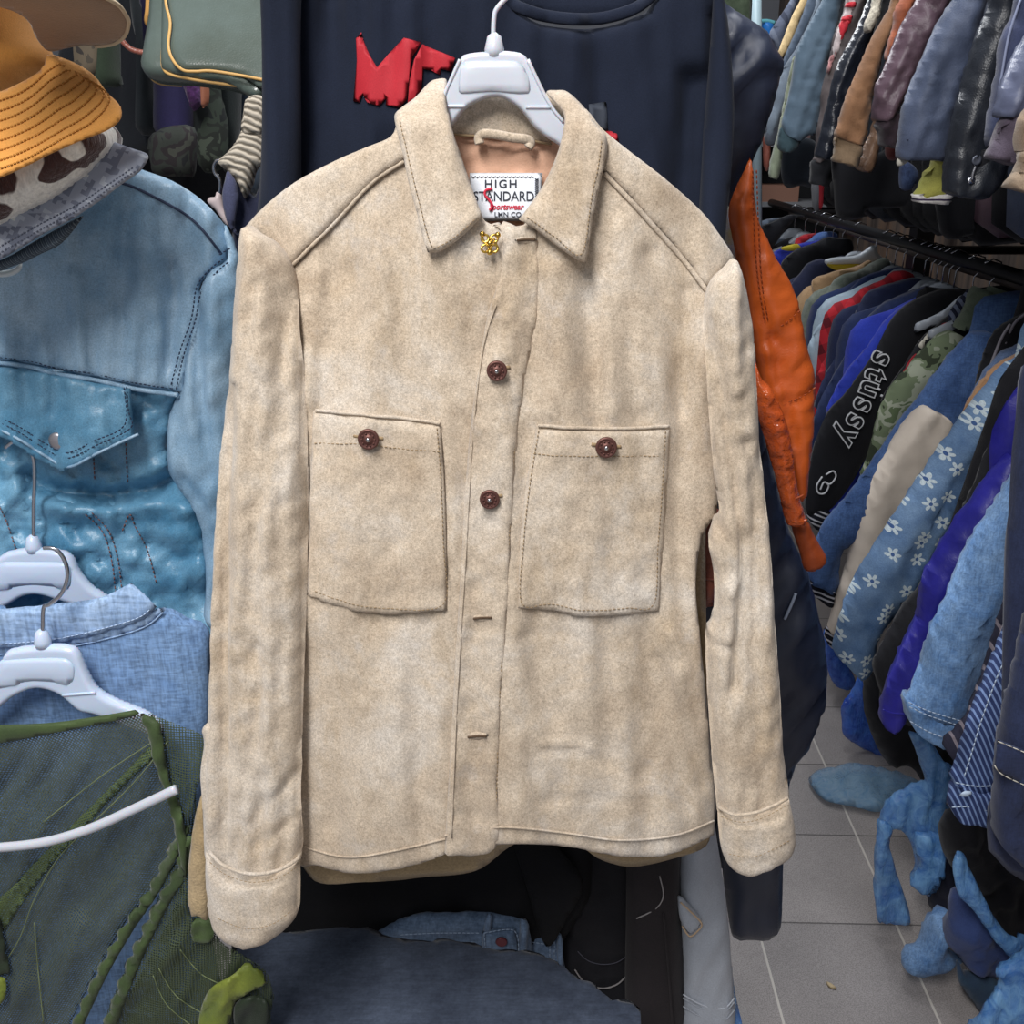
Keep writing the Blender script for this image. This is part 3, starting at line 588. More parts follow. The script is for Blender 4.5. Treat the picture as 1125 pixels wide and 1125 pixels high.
puff('sleeve', [(752, 560), (790, 560), (790, 630), (784, 660), (782, 664), (772, 667), (764, 660), (756, 600)], .985, BRL, o, .016, w=14, step=4, folds=[(.004, 6, 16, 80, 9)])
ptube('cuff_seam', [(756, 630), (770, 629), (786, 631)], .985, .0014, BRL, o, off=.016)
# ================================================================== garments below the hem
o = thing('black_coat', 'black coat added as dark backing for the gaps below the suede jacket', 'coat', tuple(W(480, 1100, 1.12)))  # black sheet added as dark background behind the gaps below the hem
CO = cloth('black_wool', (16, 17, 22), (11, 12, 15), 8, 400, .1, .0006, .95, 0)
puff('body', [(300, 680), (560, 660), (630, 700), (650, 950), (634, 1010), (612, 1050), (600, 1140), (280, 1140), (270, 900)], 1.14, CO, o, .03, w=30, step=14, folds=[(.012, 30, 200, 5, 3)])
puff('lapel', [(560, 900), (600, 920), (640, 968), (622, 1010), (600, 1040), (580, 980)], 1.10, CO, o, .008, w=8, step=8)
T1 = cloth('black_twill', (27, 27, 33), (20, 20, 25), 9, 500, .1, .0005, .9, .05); T2 = cloth('brown_black_twill', (43, 38, 41), (32, 29, 32), 9, 500, .1, .0005, .9, .05)
WTH = flat('pale_thread', (150, 146, 146), .8)
o = thing('black_trousers', 'black trousers with curved pale stitching hanging below the suede jacket', 'trousers', tuple(W(650, 1130, 1.16)))
puff('leg', [(612, 700), (700, 700), (700, 900), (696, 1140), (600, 1140), (604, 1050), (620, 980)], 1.17, T1, o, .03, w=24, step=9, folds=[(.008, 20, 90, -10, 8), (.005, 40, 16, 0, 5)], creases=[([(625, 1020), (655, 1045), (690, 1035)], 6, .008), ([(628, 1045), (655, 1068), (690, 1056)], 6, .008)])
ptube('stitching', [(634, 1028), (645, 1038), (660, 1042), (676, 1040), (688, 1032)], 1.17, .0006, flat('dim_thread', (80, 80, 92), .8), o, off=.03)
ptube('stitching', [(631, 1048), (642, 1062), (660, 1068), (676, 1064), (687, 1054)], 1.17, .0011, WTH, o, off=.030)
o = thing('brown_trousers', 'dark brown trousers hanging beside the grey sweatpants', 'trousers', tuple(W(720, 1150, 1.14)))
puff('leg', [(686, 700), (764, 700), (757, 900), (748, 960), (748, 1150), (692, 1150), (688, 960)], 1.12, T2, o, .03, w=26, step=9, folds=[(.010, 14, 400, 2, 12)])
ptube('pocket_stitching', [(697, 991), (712, 984), (722, 976), (726, 964), (722, 945)], 1.12, .0009, WTH, o, off=.031)
ptube('side_seam', [(726, 985), (731, 1040), (738, 1130)], 1.12, .0013, T2, o, off=.032)
GR = cloth('grey_sweat_cloth', (180, 186, 196), (168, 176, 188), 8, 600, .1, .0005, .9, .2, 30, .6)
o = thing('grey_sweatpants', 'light grey sweatpants with a slanted trimmed pocket, below the right hem', 'trousers', tuple(W(775, 1150, 1.16)))
puff('leg', [(744, 800), (776, 800), (785, 900), (791, 945), (797, 985), (803, 1050), (804, 1150), (750, 1150), (747, 1050), (744, 960)], 1.14, GR, o, .028, w=22, step=6, folds=[(.006, 16, 60, 18, 2), (.003, 8, 30, -20, 5)])
puff('pocket_flap', [(744, 984, 1), (752, 988), (771, 1010, 1), (768, 1018), (757, 1026, 1), (747, 1010)], 1.11, GR, o, .006, w=4, step=4)
ptube('pocket_trim', [(747, 988), (758, 998), (770, 1011), (766, 1019), (757, 1025), (749, 1014)], 1.11, .0012, flat('beige_trim', (196, 170, 140), .8), o, off=.006)
for dy in (0, 4, 13): ptube('knee_seam', [(748, 1076+dy), (765, 1086+dy), (782, 1091+dy), (794, 1090+dy), (803, 1080+dy)], 1.14, .0011, GR if dy else flat('pale_cord', (196, 202, 212), .8), o, off=.027)
# jeans heap
JEAN = denim('blue_grey_denim', (50, 58, 74), (76, 86, 104), 12, 500, .16, .85, 20)
o = thing('dark_jeans', 'blue-grey jeans folded over the heap under the suede jacket', 'jeans', tuple(W(500, 1180, .95)))
def YD(x, y): return 1.10-.24*np.clip((np.asarray(y, float)-1015)/150, 0, 1)**.8
DF = [(.010, 30, 90, 62, 4), (.005, 14, 50, 50, 7)]
puff('leg', [(262, 1040), (309, 1027), (345, 1022), (380, 1018), (409, 1023), (452, 1032), (490, 1033), (533, 1040), (587, 1050), (616, 1061), (645, 1080), (668, 1097), (680, 1104), (703, 1109, 1), (704, 1125), (700, 1190), (240, 1190), (245, 1100)], YD, JEAN, o, .012, w=10, step=7, folds=DF, creases=[([(410, 1030), (480, 1050), (560, 1082), (640, 1125)], 5, -.007), ([(480, 1042), (560, 1072), (630, 1110)], 5, .007), ([(330, 1040), (350, 1032), (345, 1050)], 4, .006), ([(300, 1075), (340, 1110), (360, 1150)], 4, -.005), ([(380, 1075), (400, 1050)], 4, .004)])
YDF = lambda x, y: YD(x, y)
stitches('stitching', [[(440, 1040), (500, 1062), (570, 1090), (640, 1128)]], YDF, flat('blue_grey_thread', (130, 146, 170), .8), o, .019, .0008, 5, 2, DF)
ptube('hem_seam', [(680, 1106), (679, 1126), (676, 1150)], YDF, .0011, JEAN, o, off=.012)
DJ = denim('faded_denim', (66, 84, 108), (104, 124, 150), 30, 900, .2, .85, 0)
JST = flat('faded_blue_thread', (138, 156, 180), .8)
o = thing('faded_jeans', 'faded jeans waistband with a red-brown button on top of the heap', 'jeans', tuple(W(520, 1060, 1.08)))
puff('waistband', [(400, 1036), (430, 1014), (460, 1005), (500, 1003), (535, 1004), (572, 1009), (580, 1016), (579, 1060), (500, 1060), (410, 1050)], 1.10, DJ, o, .012, w=10, step=5, folds=[(.004, 20, 30, 20, 2)])
puff('fly_panel', [(530, 1022, 1), (566, 1019, 1), (571, 1050, 1), (530, 1050, 1)], 1.085, DJ, o, .006, w=4, step=5)
puff('belt_loop', [(535, 1004, 1), (541, 1004, 1), (539, 1024, 1), (530, 1025, 1)], 1.083, DJ, o, .004, w=3, step=4)
puff('rolled_edge', [(572, 1010), (580, 1014), (581, 1024), (576, 1060), (569, 1060), (571, 1020)], 1.08, DJ, o, .010, w=5, step=4)
lathe('jeans_button', [(.0075, 0), (.008, .0015), (.0065, .003), (.005, .0024), (.0001, .003)], W(551, 1034, 1.076), flat('red_brown_metal', (92, 44, 52), .4, .5), o)
stitches('stitching', [[(532, 1024), (565, 1021), (570, 1048)], [(440, 1026), (480, 1024), (528, 1024)], [(532, 1024), (534, 1048)]], 1.078, JST, o, .002, .0008, 4, 1.5)
stitches('stitching', [[(440, 1030), (480, 1027), (528, 1026)]], 1.10, JST, o, .015, .0008, 5, 1.5)
o = thing('stonewash_jeans', 'stonewashed jeans waistband end sticking out right of the button fly', 'jeans', tuple(W(600, 1075, 1.11)))
puff('waistband', [(566, 1020), (590, 1022), (610, 1023), (616, 1028), (618, 1045), (617, 1080), (560, 1070)], 1.125, DJ, o, .012, w=8, step=4, folds=[(.004, 6, 10, 0, 2)])
stitches('stitching', [[(604, 1025), (604, 1058)], [(609, 1026), (609, 1060)], [(574, 1026), (602, 1030)], [(574, 1044), (600, 1046)]], 1.125, JST, o, .013, .0008, 4, 1.5)
puff('hem_end', [(612, 1026), (618, 1032), (618, 1066), (613, 1066)], 1.112, DJ, o, .004, w=3, step=4)
# ================================================================== left: blue leather trucker jacket
BL = leather('washed_blue_leather', (112, 150, 180), (160, 187, 208), 9, .42, 420, .0004, 20, .30, .5, .2)
BL2 = leather('teal_blue_leather', (70, 126, 160), (112, 158, 186), 12, .36, 420, .0005, 24, .5, .5, .2)
BTH = flat('dark_blue_thread', (44, 54, 78), .8); RTH = flat('rust_thread', (120, 82, 78), .8)
BF = [(.012, 26, 190, 4, 41), (.004, 14, 60, -12, 3), (.002, 10, 14, 40, 5)]
BCR = [([(55, 300), (60, 350), (66, 400)], 9, .009), ([(80, 300), (90, 360), (95, 400)], 8, -.006), ([(190, 290), (196, 340), (190, 400)], 9, .010), ([(165, 280), (172, 340)], 10, -.006)]
def YBL(x, y): return 1.03-.03*(1-np.clip(((np.asarray(x, float)-70)/190)**2, 0, 1.5))-foldf(x, y, BF)+creasef(x, y, BCR)
BJK = thing('blue_leather_jacket', 'washed blue leather trucker jacket with flap pocket behind the stacked hats', 'jacket', tuple(W(100, 690, 1.03)))
puff('chest_panel', [(-60, 190), (60, 186), (130, 176), (155, 186), (190, 199), (222, 220), (246, 246), (258, 268), (250, 285), (232, 298), (219, 318), (226, 347), (216, 381), (206, 424), (206, 431), (150, 424), (110, 416), (50, 404), (0, 396), (-60, 396)], YBL, BL, BJK, .008, w=10, step=6)
ptube('shoulder_seam', [(128, 198), (150, 205), (173, 216), (204, 233), (224, 250), (246, 278)], YBL, .0013, BTH, BJK, off=.0085, n=8)
def YBS(x, y): return 1.03-.012-foldf(x, y, [(.009, 18, 120, -8, 14), (.003, 12, 30, 30, 4)])
puff('sleeve', [(246, 246), (258, 268), (264, 300), (266, 360), (262, 460), (255, 560), (250, 680), (226, 682), (226, 640), (222, 585), (208, 550), (186, 516), (184, 470), (192, 440), (200, 425), (206, 390), (214, 350), (220, 318), (234, 296), (250, 284)], YBS, BL, BJK, .022, w=26, step=6, creases=[([(222, 340), (226, 420), (232, 520)], 8, .008), ([(232, 300), (244, 360), (240, 430)], 9, -.006), ([(205, 520), (225, 550), (240, 600)], 8, .008)])
stitches('stitching', [[(251, 282), (238, 292), (222, 312), (216, 347), (204, 381), (193, 422)], [(256, 286), (243, 297), (227, 317), (220, 350), (208, 385), (199, 426)], [(246, 278), (256, 272), (262, 270)]], lambda x, y: YBS(x, y), BTH, BJK, .016, .0008, 3.2, 1.6)
# lower body, rucked up under the flap
LBF = [(.010, 30, 26, 30, 6), (.006, 14, 60, -40, 16), (.004, 10, 20, 70, 2, 'r')]
LBC = [([(35, 520), (60, 534), (110, 540), (160, 536), (190, 524)], 10, .030), ([(50, 553), (110, 560), (170, 552), (200, 560)], 12, -.012), ([(140, 560), (170, 600), (190, 660)], 12, .006)]
def YLB(x, y): return 1.03-foldf(x, y, LBF)+creasef(x, y, LBC)
puff('lower_body', [(-60, 400), (60, 404), (120, 414), (160, 424), (197, 432), (186, 468), (186, 512), (200, 535), (218, 562), (227, 600), (230, 660), (232, 720), (-60, 720)], YLB, BL2, BJK, .008, w=10, step=5)
ptube('chest_seam', [(-40, 398), (0, 397), (40, 402), (60, 408), (110, 416), (150, 425), (198, 432)], YBL, .0024, BL, BJK, off=.008, n=8)
stitches('stitching', [[(-30, 392), (0, 391), (40, 396), (60, 402), (110, 410), (150, 419), (196, 426)]], YBL, BTH, BJK, .0065, .0008, 3.5, 1.6)
FL = puff('pocket_flap', [(-60, 401), (0, 400), (50, 406), (100, 416), (148, 424, 1), (150, 450), (153, 478, 1), (130, 488), (105, 500), (75, 514, 1), (50, 502), (25, 486), (0, 473), (-60, 450)], lambda x, y: YBL(x, y), BL2, BJK, .004, w=4, step=5, lift=.012, folds=[(.003, 10, 50, -15, 5), (.0015, 8, 16, 40, 7)], creases=[([(56, 415), (60, 445), (60, 470)], 7, -.004), ([(72, 415), (84, 450)], 5, .004), ([(120, 420), (135, 435)], 4, .004)])
YFL = lambda x, y: YBL(x, y)-.0165
stitches('stitching', [[(140, 424), (142, 452), (144, 470), (104, 490), (74, 503), (50, 492), (25, 476), (0, 463)], [(137, 425), (138, 466), (104, 484), (74, 497), (50, 486), (25, 470), (0, 457)]], YFL, BTH, FL, .002, .0008, 3.2, 1.6)
ptube('flap_edge', [(-30, 459), (0, 472), (25, 485), (50, 501), (75, 513), (105, 499), (130, 487), (152, 477)], YFL, .0015, BL, FL, off=.0, n=8)
lathe('snap_button', [(.0085, 0), (.0092, .0015), (.0088, .003), (.006, .0042), (.0001, .0048)], W(64, 484, float(YFL(np.array([64.]), np.array([484.]))[0])-.003), flat('brushed_silver', (176, 172, 176), .38, .85), FL)
stitches('stitching', [[(98, 562), (116, 580), (126, 610), (131, 650), (136, 700)], [(105, 560), (123, 580), (133, 610), (138, 650), (143, 700)], [(138, 580), (146, 562), (152, 575), (165, 600), (176, 640)], [(0, 545), (12, 570), (22, 600), (30, 620)], [(107, 500), (108, 525)], [(142, 484), (144, 530)]], YLB, RTH, BJK, .0095, .0009, 3.4, 1.6)
ptube('double_seam', [(101, 561), (119, 580), (129, 610), (134, 650), (139, 700)], YLB, .0026, BL2, BJK, off=.006, n=8)
# ================================================================== denim shirt
CH = denim('pale_slub_denim', (96, 128, 172), (128, 158, 196), 10, 700, .3, .85, 0); CH2 = denim('worn_denim_collar', (118, 146, 184), (158, 182, 212), 24, 500, .3, .85, 10)
DS = thing('denim_shirt', 'light blue denim shirt seen from the back, collar up, under the mesh vest', 'shirt', tuple(W(100, 1160, .96)))
YDS = lambda x, y: .965-.012*(1-np.clip(((np.asarray(x, float)-40)/200)**2, 0, 1.4))-foldf(x, y, [(.005, 40, 120, 8, 2), (.002, 16, 30, 40, 3)])
puff('body', [(-70, 690), (60, 690), (130, 680), (182, 668), (205, 678), (229, 690), (231, 730), (230, 780), (226, 850), (222, 960), (226, 1180), (-70, 1180)], YDS, CH, DS, .010, w=14, step=8)
puff('collar', [(-60, 668), (0, 664), (48, 660), (107, 653), (128, 646), (149, 635, 1), (163, 647), (177, 661, 1), (160, 676), (120, 689), (67, 701), (0, 707), (-60, 708)], YDS, CH2, DS, .005, w=5, step=5, lift=.012, folds=[(.0015, 18, 10, 70, 4)])
puff('collar_stand', [(178, 664), (183, 668), (160, 686), (107, 702), (53, 710), (0, 716), (-60, 718), (-60, 700), (67, 694), (120, 682)], YDS, CH2, DS, .003, w=4, step=6, lift=.009)
stitches('stitching', [[(-20, 700), (0, 700), (67, 694), (118, 683), (158, 671), (172, 661)]], YDS, flat('pale_blue_thread', (176, 196, 222), .8), DS, .0175, .0007, 4, 1.2)
ptube('stand_edge', [(-40, 716), (0, 714), (53, 709), (107, 700), (160, 685), (183, 668)], YDS, .0009, CH2, DS, off=.011, n=8)
# ================================================================== green mesh vest
def mesh_mat(name, c, pitch, rad, rot=0, sc2=1.0):
    m = M(name, .45); m.col(c)
    def lattice(ox, oz):
        sp = m.n('ShaderNodeSeparateXYZ', Vector=m.map((0, rot, 0), (1, 1, 1), (ox, 0, oz)))
        fx = m.math('SUBTRACT', m.math('FRACT', m.math('DIVIDE', sp.outputs[0], pitch)), .5); fz = m.math('SUBTRACT', m.math('FRACT', m.math('DIVIDE', sp.outputs[2], pitch*sc2)), .5)
        return m.math('SQRT', m.math('ADD', m.math('POWER', m.math('ABSOLUTE', fx), 2), m.math('POWER', m.math('ABSOLUTE', fz), 2)))
    d = m.math('MINIMUM', lattice(0, 0), lattice(pitch/2, pitch*sc2/2))
    a = m.math('GREATER_THAN', d, rad); m.set(Alpha=a); m.bump(d, .001, .6)
    return m.m
MSH = mesh_mat('olive_mesh', (74, 82, 70), .0040, .27, 12); MSH2 = mesh_mat('dense_olive_mesh', (84, 98, 62), .0036, .25, -20)
MSH3 = mesh_mat('coarse_olive_mesh', (70, 80, 60), .0040, .27, 40)
OL = cloth('olive_binding', (70, 88, 48), (54, 70, 40), 14, 700, .1, .0005, .6); LIME = cloth('bright_olive_ribbon', (122, 132, 50), (92, 108, 40), 18, 500, .1, .0005, .5)
OLS = cloth('olive_shell', (44, 56, 40), (34, 44, 32), 20, 600, .1, .0006, .5, .1, 30, 1)
MV = thing('mesh_vest', 'olive green mesh vest with bound edges on a hanger at bottom left', 'vest', tuple(W(120, 1130, .87)))
VF = [(.009, 30, 120, 22, 61), (.005, 14, 60, 30, 6), (.002, 8, 20, 10, 7)]
def YV(x, y): return .900-.02*np.clip((np.asarray(y, float)-800)/330, 0, 1)-foldf(x, y, VF)*np.clip((np.asarray(y, float)-800)/60, .15, 1)
puff('mesh_body', [(-70, 806, 1), (0, 804), (60, 797), (120, 789), (168, 784, 1), (190, 850), (207, 925), (198, 945), (170, 978), (140, 1012), (112, 1058), (92, 1095), (74, 1135), (64, 1190, 1), (-70, 1190, 1)], YV, MSH, MV, .0002, w=3, step=6, label='mesh on the left of the opening')
puff('mesh_body', [(166, 782, 1), (200, 795), (226, 809), (224, 845), (216, 872), (210, 930), (209, 1000), (230, 1008), (240, 1030), (268, 1046), (297, 1070), (299, 1120), (305, 1190, 1), (100, 1190, 1), (112, 1130), (135, 1070), (160, 1025), (180, 970), (196, 940), (200, 920), (186, 850)], YV, MSH3, MV, .0002, w=3, step=6, lift=.004, label='mesh on the right of the opening')
puff('mesh_layer', [(186, 815), (150, 850), (115, 885), (70, 935), (30, 985), (-10, 1040), (-70, 1080), (-70, 1020), (0, 985), (45, 940), (95, 890), (140, 845), (176, 808)], YV, MSH2, MV, .0002, w=3, step=7, lift=.003, label='doubled band of mesh')
puff('mesh_layer', [(214, 870), (205, 930), (190, 1000), (150, 1080), (120, 1150), (250, 1180), (300, 1100), (262, 1060), (235, 1030), (226, 1000), (215, 930)], YV, MSH3, MV, .0002, w=3, step=7, lift=-.006, label='doubled mesh skirt')
puff('neck_binding', [(-60, 797, 1), (0, 795), (60, 792), (110, 785), (150, 778, 1), (152, 784), (115, 793), (60, 804), (0, 815), (-60, 822, 1)], YV, OL, MV, .003, w=4, step=6, lift=.003)
puff('shoulder_strap', [(158, 779), (168, 781), (180, 790), (184, 815), (190, 850), (202, 880), (209, 925), (206, 960), (200, 930), (192, 890), (184, 862), (172, 830), (166, 800)], YV, OL, MV, .004, w=5, step=5, lift=.010, folds=[(.003, 6, 20, 20, 3)])
for q, wd_ in (([(206, 905), (190, 940), (172, 975), (148, 1010), (124, 1050), (106, 1085), (86, 1130), (74, 1170)], 7), ([(209, 915), (204, 950), (184, 985), (166, 1020), (150, 1055), (134, 1095), (122, 1130), (114, 1170)], 8)):
    L = resample(smooth(q, False, 6), 7); Tn = np.gradient(L, axis=0); Nn = np.stack([-Tn[:, 1], Tn[:, 0]], 1); Nn /= np.linalg.norm(Nn, axis=1)[:, None]
    wv = wd_*(1+.35*np.sin(np.arange(len(L))*2.1))[:, None]
    puff('gathered_binding', [tuple(p) for p in (L+Nn*wv)]+[tuple(p) for p in (L-Nn*wd_*.7)[::-1]], YV, OL, MV, .005, w=6, step=4, lift=.005, folds=[(.005, 30, 5, 30, 9)])
for q in ([(186, 812), (148, 858), (100, 905), (66, 940), (40, 985), (20, 1035), (-20, 1090)], [(176, 808), (130, 838), (100, 860), (50, 900)], [(40, 1010), (44, 1060), (50, 1120)], [(170, 1068), (185, 1100), (215, 1125)], [(176, 1060), (195, 1090), (225, 1110)], [(200, 1040), (222, 1066), (250, 1080)]):
    ptube('seam_thread', q, YV, .0006, flat('pale_olive_thread', (104, 114, 80), .8), MV, off=.005, n=8)
puff('ribbon', [(236, 1075), (258, 1062), (272, 1049, 1), (290, 1060), (297, 1070, 1), (280, 1080), (262, 1092), (256, 1112), (244, 1130), (220, 1128), (224, 1100)], YV, LIME, MV, .003, w=4, step=5, lift=.012, folds=[(.006, 8, 40, 40, 3)])
puff('ribbon', [(216, 1005), (232, 1004), (238, 1018), (232, 1030), (218, 1030), (212, 1018)], YV, OL, MV, .003, w=4, step=5, lift=.008, folds=[(.004, 8, 12, 20, 3)])
puff('ribbon', [(-20, 1066), (4, 1064), (12, 1068), (11, 1088), (0, 1096), (-20, 1092)], YV, LIME, MV, .004, w=4, step=5, lift=.012)
puff('frayed_tab', [(262, 1094), (280, 1086), (294, 1090), (298, 1106), (294, 1124), (270, 1130), (260, 1115)], YV, OLS, MV, .003, w=4, step=4, lift=.010)
puff('waist_tie', [(-30, 1010), (0, 1000), (8, 1030), (14, 1060), (6, 1066), (-30, 1064)], YV, OLS, MV, .004, w=6, step=5, lift=.008, folds=[(.005, 8, 20, 30, 8)])
# ================================================================== hats
def hat_y(Yc, k): return lambda x, y: Yc-k*np.clip((np.asarray(y, float))/260, -1, 1.2)
FELT = cloth('shaded_brim_felt', (146, 118, 90), (128, 102, 78), 10, 600, .06, .0004, .8, .3); FELT2 = cloth('felt_crown', (176, 142, 108), (160, 128, 96), 8, 600, .06, .0004, .8, .3)  # brim felt darker than the crown: underside shade put into its colour
H1 = thing('wide_brim_hat', 'tan felt hat with wide flat brim, topmost of the hat stack', 'hat', tuple(W(0, 20, .82)))
Y1 = lambda x, y: .80+.09*np.clip((np.asarray(y, float)+10)/60, -1, 1.2)
puff('brim', [(-80, -60), (60, -40), (100, -10), (128, 4), (139, 18), (141, 27), (137, 39), (125, 48), (105, 50), (88, 50), (70, 54), (53, 56), (40, 42), (30, 22), (8, 10), (-20, 6), (-80, 2)], Y1, FELT, H1, .0035, w=5, step=5)
ptube('brim_edge', [(100, -10), (128, 4), (139, 18), (141, 27), (137, 39), (125, 48), (105, 51)], Y1, .0016, flat('pale_binding', (196, 178, 150), .7), H1, off=.0, n=8)
puff('crown', [(-120, -10), (-110, -90), (-60, -130), (0, -125), (40, -90), (55, -20), (30, -4)], .86, FELT2, H1, .05, w=60, step=12)
OC = cloth('orange_canvas', (224, 162, 86), (212, 146, 70), 9, 900, .08, .0004, .85, .15); OC2 = cloth('rust_canvas', (220, 156, 80), (208, 142, 66), 7, 900, .08, .0004, .85, .15)
H2 = thing('bucket_hat', 'orange canvas bucket hat with stitched brim under the wide felt hat', 'hat', tuple(W(0, 150, .86)))
Y2 = lambda x, y: .90-.075*np.clip((np.asarray(y, float)-60-.0*x)/120, -.5, 1.2)
puff('crown', [(-90, 110), (-90, -20), (10, -10), (26, 12), (36, 34), (52, 56), (52, 74), (34, 86), (4, 104), (-40, 116)], .93, OC2, H2, .045, w=45, step=8)
BRM = [(-90, 205), (-90, 120), (-40, 112), (0, 101), (28, 88), (46, 74), (52, 60), (70, 64), (88, 72), (106, 85), (119, 103), (131, 114), (135, 124), (131, 134), (118, 143), (93, 153), (53, 171), (20, 187), (0, 195), (-40, 208)]
puff('brim', BRM, Y2, OC, H2, .004, w=4, step=5, folds=[(.003, 30, 30, 0, 2)])
ws = [[(-60, 112+84*t+4), (0, 101+90*t), (30+10*t, 88+88*t), (48+30*t, 70+85*t), (54+50*t, 66+74*t), (60+62*t, 64+62*t*.95), (66+60*t, 68+40*t), (70+40*t, 70+22*t)] for t in (.12, .24, .36, .48, .6, .72, .84, .94)]
stitches('brim_stitching', ws, Y2, flat('amber_thread', (176, 118, 48), .8), H2, .0052, .0009, 3.5, 1.2, folds=[(.003, 30, 30, 0, 2)])
def cow_mat():
    m = M('cow_spot_fleece', .95); n = m.n('ShaderNodeTexVoronoi', dict(feature='SMOOTH_F1'), Vector=m.n('ShaderNodeVectorMath', dict(operation='ADD'), i0=m.co, i1=m.n('ShaderNodeTexNoise', Vector=m.co, Scale=30).outputs[1]).outputs[0], Scale=17, Smoothness=.1).outputs[0]
    n = m.noise(40, 1, .3, m.map((0, 25, 0), (.8, 1, .8), (3.1, 1, .4)))
    c = m.ramp(n, [(.50, (250, 248, 240)), (.52, (78, 54, 52))]); f = m.noise(260, 3, .7, m.map((0, 20, 0), (1, 1, .3)))
    m.col(m.mix(1, c, m.ramp(f, [(.3, (.72,)*3), (.65, (1.06,)*3)]), 'MULTIPLY')); m.bump(f, .003, .8); m.set(Sheen_Weight=.5); return m.m
Y3 = lambda x, y: .885-.01*np.asarray(y, float)/200
o = thing('fleece_hat', 'fluffy white hat with brown cow spots under the orange bucket hat', 'hat', tuple(W(20, 250, .88)))
puff('crown', [(-90, 270), (-90, 150), (0, 150), (60, 135), (105, 128), (118, 138), (125, 146), (127, 158), (122, 170), (113, 180), (104, 192), (88, 205), (70, 219), (53, 228), (30, 241), (16, 249), (0, 253), (-40, 266)], lambda x, y: Y3(x, y)+.02, cow_mat(), o, .045, w=30, step=5, folds=[(.002, 6, 6, 0, 3)])
def digi():
    m = M('grey_digital_camouflage', .8)
    sn = m.n('ShaderNodeVectorMath', dict(operation='SNAP'), i0=m.map((0, -28, 0)), i1=(.0035, .0035, .0035)).outputs[0]
    n = m.n('ShaderNodeTexNoise', Vector=sn, Scale=55, Detail=4, Roughness=.6).outputs[0]
    m.col(m.ramp(n, [(0, (112, 118, 134)), (.45, (148, 154, 168)), (.56, (172, 178, 188)), (.62, (206, 208, 204))], 'CONSTANT')); m.bump(m.noise(700, 2), .0004, .5); return m.m
DG = digi()
H4 = thing('camouflage_cap', 'grey digital camouflage cap with a wide brim, lowest in the hat stack', 'hat', tuple(W(20, 290, .88)))
Y4 = lambda x, y: .895-.03*np.clip((np.asarray(y, float)-160)/120, -.3, 1)
puff('brim', [(-90, 318), (-90, 240), (20, 230), (90, 190), (120, 158), (128, 157), (145, 163), (160, 168), (163, 173), (160, 180), (152, 190), (133, 203), (115, 217), (93, 232), (75, 243), (53, 254), (25, 271), (0, 285), (-40, 302)], Y4, DG, H4, .0035, w=4, step=5)
stitches('brim_stitching', [[(154, 186), (130, 201), (92, 228), (52, 249), (0, 279)], [(148, 184), (120, 203), (88, 224), (48, 245), (0, 272)]], Y4, flat('slate_thread', (96, 102, 118), .8), H4, .004, .0007, 3, 1.5)
o2 = puff('braided_band', [(-60, 300), (0, 286), (40, 264), (88, 238), (86, 246), (67, 268), (45, 279), (27, 288), (10, 294), (0, 298), (-60, 312)], lambda x, y: Y4(x, y)+.02, stripes('braided_grey', (70, 80, 92), [(120, 132, 140), (96, 108, 118)], 260, 30), H4, .006, w=6, step=4)
o = thing('steel_ring_tag', 'pale round disc peeking out under the camouflage cap', 'tag', tuple(W(10, 296, .93)))
puff('disc', [(-12, 292), (2, 297), (16, 294), (24, 288), (22, 298), (10, 304), (-4, 304), (-14, 300)], .93, flat('pale_disc', (206, 214, 216), .4), o, .004, w=4, step=3)
# ================================================================== left background: green bag, knit bag, dark garments
BAG = leather('dark_green_patent', (92, 106, 102), (72, 82, 74), 5, .26, 300, .0003, 8, .3, .7)
PIP = flat('tan_piping', (206, 164, 100), .4)
LEAN = lambda y: .05*(80-np.asarray(y, float))/80
GB = thing('leather_bag', 'glossy dark green leather bag with tan piping hanging at top left', 'bag', tuple(W(230, 100, 1.3)))
puff('gusset', [(172, -60), (170, 0), (167, 34), (163, 56), (161, 72), (166, 85), (177, 92), (196, 94), (215, 95), (240, 98), (262, 102), (300, 114), (320, 100), (320, -60)], lambda x, y: 1.29+LEAN(y), BAG, GB, .05, w=20, step=6)
puff('middle_band', [(181, -60), (180, 0), (179, 43), (178, 66), (180, 76), (188, 82), (215, 88), (250, 93), (300, 101), (320, -60)], lambda x, y: 1.25+LEAN(y), BAG, GB, .02, w=8, step=6)
puff('front_panel', [(183, -60), (182, 0), (187, 25), (185, 50), (190, 66), (201, 77), (230, 78), (265, 83), (300, 90), (320, -60)], lambda x, y: 1.225+LEAN(y), BAG, GB, .006, w=8, step=6)
for q, Yq in (([(182, -50), (182, 0), (187, 25), (185, 50), (190, 66), (201, 77), (215, 78.5), (232, 78), (265, 83), (300, 90)], lambda x, y: 1.216+LEAN(y)), ([(181, -50), (180, 0), (179, 43), (178, 66), (180, 76), (188, 82), (215, 88), (250, 93), (300, 100)], lambda x, y: 1.238+LEAN(y)), ([(170, -10), (167, 34), (161, 71), (166, 85), (177, 92), (200, 94)], 1.30)):
    ptube('piping', q, Yq, .0017, PIP, GB, n=8)
ptube('shoulder_strap', [(132, 42), (137, 48), (144, 54), (153, 57), (163, 58)], 1.33, .0032, BRL, GB, n=8)
KN = M('cream_knit', .95)
wv = KN.n('ShaderNodeTexWave', dict(wave_type='BANDS', bands_direction='DIAGONAL', wave_profile='SIN'), Vector=KN.map((0, 25, 0)), Scale=62, Distortion=2.5, Detail=2).outputs[1]
KN.col(KN.ramp(wv, [(.1, (120, 112, 100)), (.5, (204, 194, 178))])); KN.bump(wv, .0018, .9); KN = KN.m
